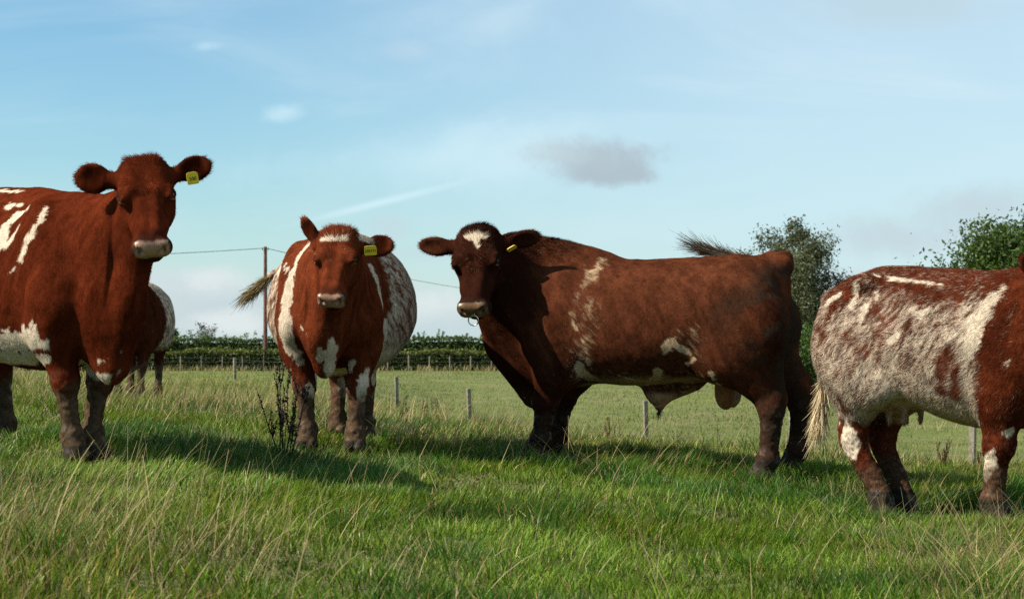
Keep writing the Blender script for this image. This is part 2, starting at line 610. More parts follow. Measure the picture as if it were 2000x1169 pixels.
def hedge(name, label, x0, x1, y0, depth, height, nleaf, seed, size, spiky=0.3, cols=((.030, .055, .014), (.060, .095, .020)), crest=None):
    """hedge running across the view; y0 = near face"""
    rng = np.random.default_rng(seed)
    def top(x):
        X = np.stack([x, np.zeros(len(x)), np.zeros(len(x))], 1)
        return height + .35*(fbm(X, .35, seed, 2) - .5) + .30*(fbm(X, 1.3, seed+4, 2) - .5)
    # solid heart
    xs = np.linspace(x0, x1, 120)
    g = terrain(xs, np.full(120, y0 + depth/2))
    tp = g + top(xs) - .28
    V = np.concatenate([np.stack([xs, np.full(120, y0 + .25), g - .1], 1), np.stack([xs, np.full(120, y0 + .25), tp], 1),
                        np.stack([xs, np.full(120, y0 + depth - .25), tp], 1), np.stack([xs, np.full(120, y0 + depth - .25), g - .1], 1)])
    i = np.arange(119)
    Q = np.concatenate([np.stack([k*120 + i, k*120 + i + 1, (k+1)*120 + i + 1, (k+1)*120 + i], 1) for k in range(3)])
    root = link(name, new_mesh(name, V, Q), M_CORE, label=label, cat='hedge', group='hedges beyond the pasture')
    x = rng.uniform(x0, x1, nleaf)
    u = rng.random(nleaf)
    face = u < .55
    g = terrain(x, np.full(nleaf, y0 + depth/2)); tp = top(x)
    hz = rng.random(nleaf)
    bulge = .35*(fbm(np.stack([x, np.zeros(nleaf), hz*height], 1), 1.1, seed+8, 2) - .5)
    y = np.where(face, y0 + .15 + bulge + rng.normal(size=nleaf)*.10, y0 + rng.random(nleaf)*depth)
    z = np.where(face, g + hz*tp, g + tp + rng.normal(size=nleaf)*.10 - .05)
    shoot = (~face) & (rng.random(nleaf) < spiky)
    sx = np.floor(x*2.3)/2.3
    z = np.where(shoot, g + tp + rng.random(nleaf)**1.6*.55*hash3(np.floor(x*2.3).astype(int), np.zeros(nleaf, int), np.zeros(nleaf, int), seed)*1.6, z)
    x = np.where(shoot, sx + .2 + rng.normal(size=nleaf)*.05 + (z - g - tp)*.25, x)
    P = np.stack([x, y, z], 1)
    m = fbm(P, .9, seed+2, 3)[:, None]
    c = np.array(cols[0])*(1 - m) + np.array(cols[1])*m
    if crest is not None:
        k = ((~face) & (rng.random(nleaf) < .8))[:, None]*.75
        c = c*(1 - k) + np.array(crest)*k  # yellower top growth, with the sunlit look of the top put into its colour
    c = c*(.6 + .8*rng.random((nleaf, 1)))
    V, Q, C = leaf_cloud(P, size, rng, c)
    me = new_mesh('leaves', V, Q); set_color(me, C)
    link('leaves', me, M_LEAVES, root)
    return root


def branchy(rng, base, height, trunk_r, spread, n_limb, lean=(0, 0), droop=0.0, start=.22, upright=.8):
    """trunk with limbs; returns tube parts and the points foliage hangs from"""
    parts = []; tips = []
    base = np.array(base, float)
    K = 9
    tr = [base + np.array([lean[0]*(i/(K-1))**1.5 + rng.normal()*.02*height*.2, lean[1]*(i/(K-1)), height*i/(K-1)*.93]) for i in range(K)]
    parts.append(tube(tr, [trunk_r*(1 - .88*i/(K-1)) for i in range(K)], 8))
    tr = np.array(tr)
    for k in range(n_limb):
        t = start + (.96 - start)*(k + rng.random())/n_limb
        p = np.array([np.interp(t*(K-1), np.arange(K), tr[:, j]) for j in range(3)])
        a = rng.random()*2*math.pi
        ln = spread*(.55 + .55*rng.random())*(1 - .62*max(0, t - .35)/.65)
        d = np.array([math.cos(a), math.sin(a), upright*(.5 + .8*rng.random())])
        d = unit(d)
        pts = [p]
        for s in range(5):
            d = unit(d + np.array([rng.normal()*.18, rng.normal()*.18, rng.normal()*.12 - droop*s*.13]))
            pts.append(pts[-1] + d*ln/5)
        r = trunk_r*(1 - .8*t)*.42
        parts.append(tube(pts, [r*(1 - .82*i/5) for i in range(6)], 5))
        for s in (2, 3, 4, 5):
            tips.append((pts[s], ln*.30))
            for q in range(3):
                d2 = unit(d + rng.normal(size=3)*.75)
                e = pts[s] + d2*ln*.26
                parts.append(tube([pts[s], (pts[s] + e)/2 + rng.normal(size=3)*.03, e + np.array([0, 0, -droop*.2])], [r*.30, r*.2, r*.08], 4))
                tips.append((e + np.array([0, 0, -droop*.15]), ln*.22))
    tips.append((tr[-1], spread*.2))
    return parts, tips


def tree(name, label, pos, height, trunk_r, spread, n_limb, nleaf, size, cols, seed, lean=(0, 0), droop=0.0, start=.22, upright=.8, flat=.8, cat='tree', group=None, fuzz=1.0):
    rng = np.random.default_rng(seed)
    x, y = pos
    base = np.array([x, y, float(terrain(x, y)) - .1])
    root = link(name, None, label=label, cat=cat, group=group)
    root.location = base
    parts, tips = branchy(rng, (0, 0, 0), height, trunk_r, spread, n_limb, lean, droop, start, upright)
    V, F = join(parts)
    me = new_mesh('trunk', V, F); smooth(me)
    link('trunk', me, M_BARK, root)
    T = np.array([t[0] for t in tips]); rad = np.array([t[1] for t in tips])
    w = rad**2; w /= w.sum()
    k = rng.choice(len(T), nleaf, p=w)
    off = rng.normal(size=(nleaf, 3))*np.array([1, 1, flat])
    P = T[k] + off*(rad[k]*.55*fuzz)[:, None]
    if droop > 0:
        P[:, 2] -= rng.random(nleaf)*droop*rad[k]*1.3
    # leave gaps so that the sky shows through
    keep = vnoise(P, 1.3, seed+3)*.65 + vnoise(P, 3.1, seed+5)*.35 > .36
    P = P[keep]
    m = vnoise(P, .8, seed+7)[:, None]
    c = np.array(cols[0])*(1 - m) + np.array(cols[1])*m
    c = c*(.6 + .8*rng.random((len(P), 1)))
    V, Q, C = leaf_cloud(P, size, rng, c)
    me = new_mesh('crown', V, Q); set_color(me, C)
    link('crown', me, M_LEAVES, root)
    return root


def post_mesh(name, h, w, rng):
    bm_v = []; n = 4
    lx, ly = rng.normal()*.02, rng.normal()*.02
    for (z, s) in ((-.3, 1), (h - .015, 1), (h, .8)):
        for sx, sy in ((-1, -1), (1, -1), (1, 1), (-1, 1)):
            bm_v.append((sx*w*.5*s + lx*z, sy*w*.5*s + ly*z, z))
    F = [(0, 1, 5, 4), (1, 2, 6, 5), (2, 3, 7, 6), (3, 0, 4, 7), (4, 5, 9, 8), (5, 6, 10, 9), (6, 7, 11, 10), (7, 4, 8, 11), (8, 9, 10, 11)]
    me = bpy.data.meshes.new(name); me.from_pydata(bm_v, [], F)
    return me


def fence(label, pts, h, w, wires, seed, wire_r=.002):
    rng = np.random.default_rng(seed)
    x0, y0 = pts[len(pts)//2]
    root = link('post_and_wire_fence', None, label=label, cat='fence')
    o = np.array([x0, y0, float(terrain(x0, y0))])
    root.location = o
    tops = []
    for (x, y) in pts:
        p = link('post', post_mesh('post', h*(.94 + .12*rng.random()), w*(.85 + .3*rng.random()), rng), M_POST, root)
        g = np.array([x, y, float(terrain(x, y))]) - o
        p.location = g; p.rotation_euler = (0, 0, rng.random()*1.5)
        tops.append(g)
    for wz in wires:
        path = []
        for a, b in zip(tops[:-1], tops[1:]):
            for t in np.linspace(0, 1, 5)[:-1]:
                path.append(a*(1 - t) + b*t + np.array([0, -w*.6, wz - .03*math.sin(math.pi*t)]))
        path.append(tops[-1] + np.array([0, -w*.6, wz]))
        V, F = tube(path, [wire_r]*len(path), 4)
        link('wire', new_mesh('wire', V, F), M_WIRE, root)
    return root


def stalk_plant(name, label, cat, pos, h, n, col_a, col_b, seed, spread=.25, knob=.010, group=None, thick=.004, side=True):
    """stiff dead stalks set with dry seed heads"""
    rng = np.random.default_rng(seed)
    x, y = pos
    root = link(name, None, label=label, cat=cat, group=group)
    root.location = (x, y, float(terrain(x, y)) - .01)
    wood = []; P = []; S = []
    for i in range(n):
        a = rng.random()*2*math.pi; r0 = .03*rng.random()
        p0 = np.array([r0*math.cos(a), r0*math.sin(a), 0])
        hh = h*(.65 + .4*rng.random())
        d = np.array([math.cos(a)*spread*(.2 + rng.random()), math.sin(a)*spread*(.2 + rng.random()), 1])
        pts = [p0]
        for k in range(6):
            d = d + np.array([rng.normal()*.05, rng.normal()*.05, .05])
            pts.append(pts[-1] + unit(d)*hh/6)
        wood.append(tube(pts, [thick*(1 - .1*k) for k in range(7)], 5))
        pts = np.array(pts)
        lines = [(pts, .35)]
        if side:
            for k in range(5):
                s = 2 + int(rng.integers(0, 4)); b = rng.random()*2*math.pi
                q = np.array([pts[s], pts[s] + np.array([math.cos(b)*.25, math.sin(b)*.25, .75])*hh*.13, pts[s] + np.array([math.cos(b)*.32, math.sin(b)*.32, 1.4])*hh*.16])
                wood.append(tube(q, [thick*.6, thick*.5, thick*.35], 4)); lines.append((q, .1))
        for (ln, st) in lines:
            m = int((26 if knob < .006 else 34)*len(ln)/7) + 4
            t = (st + (1 - st)*rng.random(m))*(len(ln) - 1)
            c = np.stack([np.interp(t, np.arange(len(ln)), ln[:, j]) for j in range(3)], 1)
            P.append(c + rng.normal(size=(m, 3))*knob*.7); S.append(np.full(m, knob))
    V, F = join(wood)
    me = new_mesh('stem', V, F)
    set_color(me, np.tile(np.array(col_a), (len(V), 1)))
    link('stem', me, M_LEAVES, root)
    P = np.concatenate(P); m = len(P)
    c = np.array(col_a)*.5 + np.array(col_b)*rng.random((m, 1))
    V, Q, C = leaf_cloud(P, knob*2.6, rng, c, 1.3)
    me = new_mesh('seed_head', V, Q); set_color(me, C)
    link('seed_head', me, M_LEAVES, root)
    return root


def build_background():
    hedge('hedge', 'low dark trimmed field hedge with a fence along its foot', -62, 60, 144.0, 1.9, 1.60, 46000, 5, .22, .06, ((.026, .042, .012), (.066, .084, .020)), (.130, .150, .032))
    hedge('hedge', 'taller unclipped hedge standing behind the low trimmed hedge, shoots along its top', -70, 66, 156.0, 2.2, 2.75, 60000, 8, .26, .45, ((.040, .066, .018), (.070, .108, .028)))
    # fence along the hedge foot: one post every 1.7 m
    fence('wire fence of pale thin posts along the foot of the low hedge', [(x, 142.9) for x in np.arange(-49.3, 46, 1.70)], 1.22, .075, (.35, .75, 1.1), 3, .003)
    # fence that comes out of the dip behind the cattle
    dx, dy = (-1.48 - 4.0)/3.0, (60.68 - 51.96)/3.0
    fence('post and wire fence crossing the dip in the field behind the bull', [(4.0 - dx*k, 51.96 - dy*k) for k in (7.6, 6.2, 5.0, 3.75, 1.9, 0, -3, -4.55, -6.6, -9)], 1.05, .12, (.30, .62, .95), 4, .0013)
    # trees
    tree('birch_tree', 'slender grey green tree with loose drooping sprays behind the bull\'s rump', (17.6, 108), 10.3, .17, 3.9, 28, 46000, .19, ((.052, .064, .030), (.100, .112, .060)), 12, (-.2, 0), .55, .16, 1.0, 1.0, 'tree', None, 1.0)
    tree('broadleaf_tree', 'full rounded dark green tree at the right edge of the picture', (28.6, 93), 9.2, .36, 5.9, 40, 125000, .25, ((.028, .056, .013), (.070, .112, .024)), 14, (0, 0), .1, .14, .75, .85, 'tree', None, 1.15)
    tree('hedgerow_shrub', 'light green leafy shrub at the foot of the rounded tree', (22.6, 90), 4.9, .07, 2.1, 16, 5000, .17, ((.070, .105, .026), (.120, .155, .045)), 15, (0, 0), .0, .10, 1.2, .9, 'shrub', None, 1.0)
    tree('hedgerow_shrub', 'thick green bush under the slender tree, left of the roan cow\'s rump', (18.4, 104), 3.9, .10, 2.3, 22, 17000, .17, ((.026, .060, .014), (.060, .105, .024)), 16, (0, 0), .0, .04, .55, .8, 'shrub', None, 1.2)
    tree('hedgerow_shrub', 'low green bush between the slender tree and the rounded tree', (21.9, 101), 3.6, .10, 2.2, 20, 12000, .17, ((.026, .060, .014), (.060, .105, .024)), 26, (0, 0), .0, .04, .55, .8, 'shrub', None, 1.2)
    tree('hedgerow_shrub', 'small dark bush rising above the hedge beside the half hidden cow', (-31.0, 159.5), 3.75, .12, 1.5, 14, 5200, .24, ((.022, .045, .012), (.045, .080, .020)), 17, (0, 0), .0, .2, .6, .8, 'shrub', None, 1.1)
    tree('hedgerow_shrub', 'thin twiggy shrub sticking up out of the hedge left of the pole', (-28.2, 160), 4.3, .06, 1.9, 20, 1300, .20, ((.040, .050, .024), (.070, .080, .040)), 18, (0, 0), -.1, .30, 1.3, .9, 'shrub', None, 1.0)
    # pole line
    def pole(px, py, h, label):
        root = link('utility_pole', None, label=label, cat='utility pole', group='poles of the overhead line')
        g = float(terrain(px, py)); root.location = (px, py, g)
        V, F = tube([(0, 0, -.4), (0, 0, h*.5), (0, 0, h)], [.19, .165, .14], 12)
        me = new_mesh('post', V, np.concatenate([F]))
        smooth(me); link('post', me, M_POLE, root)
        V, F = tube([(0, 0, h), (0, 0, h + .012)], [.14, .02], 12); link('pole_cap', new_mesh('pole_cap', V, F), M_POLE, root)
        for s in (-1, 1):
            V, F = tube([(s*.14, 0, h - .32), (s*.24, 0, h - .30), (s*.25, 0, h - .22), (s*.25, 0, h - .10)], [.018, .018, .05, .035], 8)
            me = new_mesh('insulator', V, F); smooth(me); link('insulator', me, M_CERAM, root)
        for k, z in enumerate((h*.58, h*.50, h*.66, h*.74)):
            V, F = tube([(0, 0, z), ((-1)**k*.30, 0, z + .02)], [.014, .014], 5)
            link('step_iron', new_mesh('step_iron', V, F), M_WIRE, root)
        return np.array([px, py, g + h - .12])
    a = pole(-21.25, 150, 10.62, 'brown wooden utility pole standing behind the hedge left of the head-on cow')
    b = pole(13.4, 302, 10.6, 'far wooden utility pole of the same line hidden behind the bull')
    c = pole(-75.0, 118, 10.4, 'wooden utility pole of the same line beyond the left edge of the picture')
    def cable(p, q, sag, label):
        n = 40
        pts = [p*(1 - t) + q*t - np.array([0, 0, sag*4*t*(1 - t)]) for t in np.linspace(0, 1, n)]
        V, F = tube(pts, [.026]*n, 5)
        link('overhead_cable', new_mesh('overhead_cable', V, F), M_CABLE, label=label, cat='cable')
    cable(a, b, 1.0, 'overhead cable running from the pole away to the right past the bull')
    cable(a, c, 1.5, 'overhead cable running from the pole to the left behind the nearest cow')
    # weeds
    stalk_plant('dead_weed', 'blackened dead weed with upright seed stalks between the nearest cow and the head-on cow', 'weed', (-1.30, 9.95), .53, 10, (.016, .011, .009), (.030, .018, .012), 31, .34, .0055)
    dk = [((-1.41, 30), .98, 'brown dead dock stalk behind the head-on cow, nearer the bull', 41), ((-1.93, 32), .93, 'brown dead dock stalk just right of the head-on cow', 42),
          ((1.72, 30), .80, 'bent brown dock stalk seen behind the bull\'s front legs', 43), ((3.29, 13.3), .24, 'dark red dock stalk under the roan cow\'s belly', 44), ((3.62, 13.4), .17, 'small dark red dock stalk beside the roan cow\'s front leg', 45),
          ((-6.0, 24), .6, 'brown dock stalk in the dry grass right of the half hidden cow', 46)]
    for p, h, lab, sd_ in dk:
        stalk_plant('dock_plant', lab, 'weed', p, h, 7, (.060, .026, .016), (.09, .038, .022), sd_, .26, .0075 if h > .3 else .0030, 'dead dock plants', .004 if h > .3 else .002, True)
    rng = np.random.default_rng(77)
    for (x, y, r, h, n, lab) in ((-.50, 46.0, .55, .85, 900, 'tuft of dark green rushes in the dip left of the bull\'s chest'),):
        a = rng.random(n)*2*math.pi; q = np.sqrt(rng.random(n))*r
        px, py = x + q*np.cos(a), y + q*np.sin(a)
        hd = np.stack([np.cos(a), np.sin(a)], 1)
        V, Q, k = ribbons(np.stack([px, py, terrain(px, py)], 1), hd, h*(.5 + .6*rng.random(n)), np.full(n, .014), .1 + .4*rng.random(n), rng, 3, .05 + .35*q/r)
        c = np.array([.050, .085, .030])*(.6 + .8*rng.random((n, 1)))
        me = new_mesh('rush_tuft', V, Q); set_color(me, np.repeat(c, k, axis=0))
        link('rush_tuft', me, M_LEAVES, label=lab, cat='rushes')
    # pale trough lying far out by the bush
    x, y = 20.9, 119.0
    m, t = (.75, .28)
    V = []; F = []
    for (sx, z) in ((.85, 0), (1, .28), (.93, .28), (.78, .07)):
        for (cx, cy) in ((-1, -1), (1, -1), (1, 1), (-1, 1)):
            V.append((cx*m*sx, cy*t*sx, z))
    for k in range(3):
        for j in range(4):
            F.append((k*4 + j, k*4 + (j+1) % 4, (k+1)*4 + (j+1) % 4, (k+1)*4 + j))
    F.append((12, 13, 14, 15)); F.append((3, 2, 1, 0))
    me = bpy.data.meshes.new('feed_trough'); me.from_pydata(V, [], F)
    o = link('feed_trough', me, principled('white_plastic', (.75, .75, .74), .5, .3), label='small white object lying on the far grass beside the bush, like a low trough', cat='trough')
    o.location = (x, y, float(terrain(x, y)) + .12)


# ------------------------------------------------------------------ cattle
class Head:
    """frame at the poll: f down the nose, l to the animal's left, u out of the forehead"""
    def __init__(self, O, F, up, s, wide=1.0):
        self.O = np.array(O, float); self.F = unit(F)
        up = np.array(up, float); U = up - self.F*(up @ self.F)
        self.U = unit(U); self.L = np.cross(self.U, self.F); self.s = s; self.w = wide
        self.axes = np.array([self.F, self.L, self.U])

    def p(self, f, l, u):
        return self.O + self.s*(f*self.F + self.w*l*self.L + u*self.U)

    def d(self, f, l, u):
        return f*self.F + l*self.L + u*self.U

    def local(self, P):
        Q = (P - self.O)/self.s
        return np.stack([Q @ self.F, (Q @ self.L)/self.w, Q @ self.U], 1)


def add_head(fd, H, topknot=1.0, jaw=1.0):
    s, w = H.s, H.w
    A = H.axes
    def ell(c, r, k=0.04, op='add', rot=None):
        ax = A if rot is None else rot
        fd.ell(H.p(*c), np.array(r)*s*np.array([1, w, 1]), k*s, ax, op)
    def cap(a, b, ra, rb, k=0.04, q=1.0, op='add'):
        fd.cap(H.p(*a), H.p(*b), ra*s, rb*s, k*s, H.L, q*w, op)
    ell((.100, 0, -.088), (.125, .104, .080), .05)
    ell((.000, 0, -.060), (.052, .072*topknot, .064*topknot), .06)
    cap((.06, 0, -.15), (.15, 0, -.15), .088, .090, .06)
    for e in (1, -1):
        ell((.185, e*.082, -.058), (.058, .038, .046), .03)
        ell((.150, e*.062, -.185), (.110, .046, .088*jaw), .05)
        cap((.05, e*.08, -.09), (.04, e*.112, -.095), .045, .034, .04)
    # nasal bridge (flat on top, steep sides), sides of the face, lower jaw
    for e in (1, -1):
        cap((.13, e*.034, -.050), (.40, e*.026, -.040), .037, .029, .020)
        cap((.02, e*.055, -.045), (.16, e*.062, -.038), .045, .040, .04)
    cap((.15, 0, -.085), (.41, 0, -.070), .055, .044, .03, 1.02)
    cap((.17, 0, -.140), (.41, 0, -.105), .078, .056, .04, 1.18)
    cap((.12, 0, -.215), (.42, 0, -.142), .056*jaw, .040, .04, 1.1)
    for e in (1, -1):
        cap((.205, e*.088, -.110), (.330, e*.062, -.100), .015, .012, .035)
        # hollow in front of and below each eye
        ell((.285, e*.104, -.055), (.075, .026, .028), .03, 'sub')
        ell((.245, e*.116, -.140), (.060, .016, .020), .04, 'sub')
    ell((.452, 0, -.080), (.048, .074, .056), .03)
    for e in (1, -1):
        ell((.442, e*.046, -.110), (.046, .042, .044), .025)
        ell((.466, e*.050, -.056), (.032, .030, .028), .02)
    ell((.425, 0, -.170), (.052, .054, .026), .010)
    for e in (1, -1):
        rot = np.array([unit(H.d(.35, e*.35, .8)), unit(H.d(.2, e*.9, -.35)), [0, 0, 0]])
        rot[1] = unit(rot[1] - rot[0]*(rot[0] @ rot[1])); rot[2] = np.cross(rot[0], rot[1])
        fd.ell(H.p(.492, e*.048, -.064), np.array([.030, .0155, .030])*s, .006*s, rot, 'sub')
        fd.ell(H.p(.476, e*.068, -.058), np.array([.016, .010, .024])*s, .010*s, rot, 'sub')
        # eye socket, lids and brow
        fd.ell(H.p(.192, e*.124, -.036), np.array([.030, .024, .022])*s, .012*s, A, 'sub')
        cap((.156, e*.100, -.020), (.214, e*.098, -.018), .016, .014, .014)
        cap((.168, e*.120, -.052), (.216, e*.112, -.046), .010, .009, .014)
    return H


def add_ear(fd, H, e, direction, opening, length=.20, width=.056):
    """direction and opening are in the head frame (f, l, u); e = +1 left, -1 right"""
    s = H.s
    b = H.p(.045, e*.112, -.092)
    D = unit(H.d(*direction)); Nn = np.array(H.d(*opening)); Nn = unit(Nn - D*(Nn @ D))
    W = np.cross(Nn, D)
    A = np.array([D, W, Nn])
    fd.cap(b, b + D*.055*s, .036*s, .030*s, .03*s)
    fd.ell(b + D*(.03 + length*.52)*s, np.array([length*.50, width, .024])*s, .025*s, A)
    fd.ell(b + D*(.045 + length*.50)*s + Nn*.027*s, np.array([length*.38, width*.74, .024])*s, .016*s, A, 'sub')
    return dict(b=b, D=D, W=W, N=Nn, s=s, length=length, width=width)


def front_leg(fd, side, sh, foot, dz=0.0, t=1.0, knee_dx=0.0, lo=1.0):
    """sh = (x, y) at the shoulder, foot = (x, y)"""
    sx, sy = sh; fx, fy = foot
    def pt(w, z, dx=0.0):
        return np.array([sx + (fx - sx)*w + dx, sy + (fy - sy)*w, z + dz*(1 - min(z/.8, 1))])
    fd.ell(pt(0, .98, -.02), (.19*t, .105*t, .33), .07, [[.94, 0, .34], [0, 1, 0], [-.34, 0, .94]])
    fd.cap(pt(.08, .80, .04), pt(.18, .66, -.02), .15*t, .135*t, .06, (0, 1, 0), .78)
    fd.ell(pt(.05, .76, .13), (.075*t, .07*t, .10), .06)
    fd.cap(pt(.22, .66, -.03), pt(.62, .44, 0.0 + knee_dx), .128*t, .072*t*lo, .07, (0, 1, 0), .80)
    t = t*lo
    fd.ell(pt(.70, .395, .008 + knee_dx), (.066*t, .060*t, .072), .04)
    fd.ell(pt(.70, .390, .040 + knee_dx), (.030*t, .044*t, .050), .03)
    fd.cap(pt(.74, .36, .0 + knee_dx), pt(.97, .155), .051*t, .043*t, .04, (0, 1, 0), .92)
    fd.cap(pt(.76, .34, -.028 + knee_dx), pt(.98, .16, -.026), .024*t, .022*t, .025)
    fd.ell(pt(1, .125, .0), (.056*t, .054*t, .050), .035)
    fd.ell(pt(1, .098, -.046), (.022*t, .036*t, .020), .02)
    fd.cap(pt(1, .11, .005), pt(1, .055, .035), .047*t, .054*t, .03)
    for c in (1, -1):
        q = pt(1, .030, .050); q[1] += c*.028*t
        fd.ell(q, (.066*t, .031*t, .042), .012)


def hind_leg(fd, side, hip, foot, dz=0.0, t=1.0, hock=(-.13, 0.0), stifle=(.16, .03), lo=1.0):
    hx, hy = hip; fx, fy = foot
    def P(x, y, z):
        return np.array([x, y, z + dz*(1 - min(z/.8, 1))])
    fd.ell(P(hx - .02, hy, .90), (.245*t, .125*t, .33), .10, [[.97, 0, .22], [0, 1, 0], [-.22, 0, .97]])
    fd.cap(P(hx + .02, hy, .86), P(hx + stifle[0], hy + side*stifle[1], .70), .17*t, .115*t, .10, (0, 1, 0), .75)
    kx = fx + hock[0]*.5; ky = fy + hock[1]
    hk = P(kx, ky, .45)
    fd.cap(P(hx + .03, hy, .74), hk + np.array([.02, 0, .05]), .165*t, .070*t*lo, .08, (0, 1, 0), .74)
    fd.cap(P(hx - .16, hy - side*.02, .80), hk + np.array([-.045, 0, .075]), .085*t, .030*t, .06, (0, 1, 0), .8)
    t = t*lo
    fd.ell(hk + np.array([.005, 0, -.02]), (.068*t, .052*t, .082), .04)
    fd.ell(hk + np.array([-.055, 0, .030]), (.034*t, .030*t, .052), .03)
    ft = P(fx, fy, .14)
    fd.cap(hk + np.array([0, 0, -.06]), ft + np.array([0, 0, .02]), .054*t, .044*t, .04, (0, 1, 0), .88)
    fd.cap(hk + np.array([-.040, 0, -.05]), ft + np.array([-.03, 0, .03]), .025*t, .022*t, .025)
    fd.ell(P(fx, fy, .125), (.056*t, .053*t, .050), .035)
    fd.ell(P(fx - .045, fy, .098), (.022*t, .036*t, .020), .02)
    fd.cap(P(fx + .005, fy, .11), P(fx + .035, fy, .055), .046*t, .053*t, .03)
    for c in (1, -1):
        fd.ell(P(fx + .048, fy + c*.028*t, .030), (.066*t, .031*t, .042), .012)


class Animal:
    def __init__(self, name, label, cat, pos, heading, group=None):
        self.root = link(name, None, label=label, cat=cat, group=group)
        h = unit(list(heading) + [0])[:2]
        self.pos = np.array(pos, float); self.h = h
        self.root.location = pos
        self.root.rotation_euler = (0, 0, math.atan2(h[1], h[0]))
        self.Rm = np.array([[h[0], -h[1], 0], [h[1], h[0], 0], [0, 0, 1]])

    def to_local(self, w):
        return self.Rm.T @ (np.asarray(w, float) - self.pos)

    def dir_local(self, w):
        return self.Rm.T @ np.asarray(w, float)

    def ground(self, x, y):
        w = self.Rm @ np.array([x, y, 0]) + self.pos
        return float(terrain(w[0], w[1]) - self.pos[2])


BROWN = np.array([.080, .0170, .0055])
DEEP = np.array([.028, .0085, .0055])
WHITE = np.array([.62, .52, .40])
MUD = np.array([.074, .047, .029])


def stroke_mask(P, strokes, amp=.03, seed=3, soft=.012, freq=14.0):
    """1 inside soft-edged strokes given as lists of (x, y, z, radius)"""
    m = np.zeros(len(P), np.float32)
    nz = (fbm(P, freq, seed, 3) - .5)*2*amp + (vnoise(P, (70, 70, 30), seed+5) - .5)*.012
    for st in strokes:
        st = np.asarray(st, float)
        if len(st) == 1:
            segs = [(st[0], st[0])]
        else:
            segs = list(zip(st[:-1], st[1:]))
        for a, b in segs:
            ab = b[:3] - a[:3]
            L2 = ab @ ab + 1e-9
            t = np.clip(((P - a[:3]) @ ab)/L2, 0, 1)
            d = np.linalg.norm(P - a[:3] - t[:, None]*ab, axis=1) - (a[3] + (b[3] - a[3])*t)
            m = np.maximum(m, 1 - sstep(-soft, soft, d + nz))
    return m


def flow_noise(P, dirv, freq, stretch, seed):
    """noise drawn out along the lie of the hair"""
    d = unit(dirv)
    Q = P - (1 - 1/stretch)*(P @ d)[:, None]*d
    return .6*vnoise(Q, freq, seed) + .4*vnoise(Q, freq*2.1, seed+9)


def hair_flow(P, N, H, neck_f=.0):
    """direction the hair lies in, tangent to the skin"""
    g = np.tile(np.array([-.75, 0, -.55]), (len(P), 1))
    legs = sstep(.70, .50, P[:, 2])
    g = g*(1 - legs[:, None]) + legs[:, None]*np.array([-.15, 0, -1.0])
    hl = H.local(P)
    onhead = sstep(-.02, .05, hl[:, 0])*sstep(.30, .24, np.linalg.norm(hl - np.array([.22, 0, -.1]), axis=1) - .08)
    away = hl - np.array([.14, 0, .10])
    fl = away[:, :1]*H.F + away[:, 1:2]*H.L*1.2 + away[:, 2:]*H.U*.3
    g = g*(1 - onhead[:, None]) + onhead[:, None]*nrm(fl)
    g = g - N*(g*N).sum(1, keepdims=True)
    return nrm(g)


def skin_parts(P, H):
    hl = H.local(P)
    f, l, u = hl.T
    jit = (vnoise(P, 60, 4) - .5)*.012
    pad = sstep(.452, .466, f + .10*np.abs(l) + jit - .05*np.maximum(u+.05, 0)*4)*sstep(-.152, -.138, u)*sstep(.080, .068, np.abs(l))
    near = np.linalg.norm(hl - np.array([.45, 0, -.09]), axis=1) < .16
    pad = pad*near
    eye = np.zeros(len(P))
    for e in (1, -1):
        eye = np.maximum(eye, 1 - sstep(.026, .036, np.linalg.norm((hl - np.array([.190, e*.112, -.036]))*np.array([.85, 1, 1.1]), axis=1)))
    return hl, pad, eye


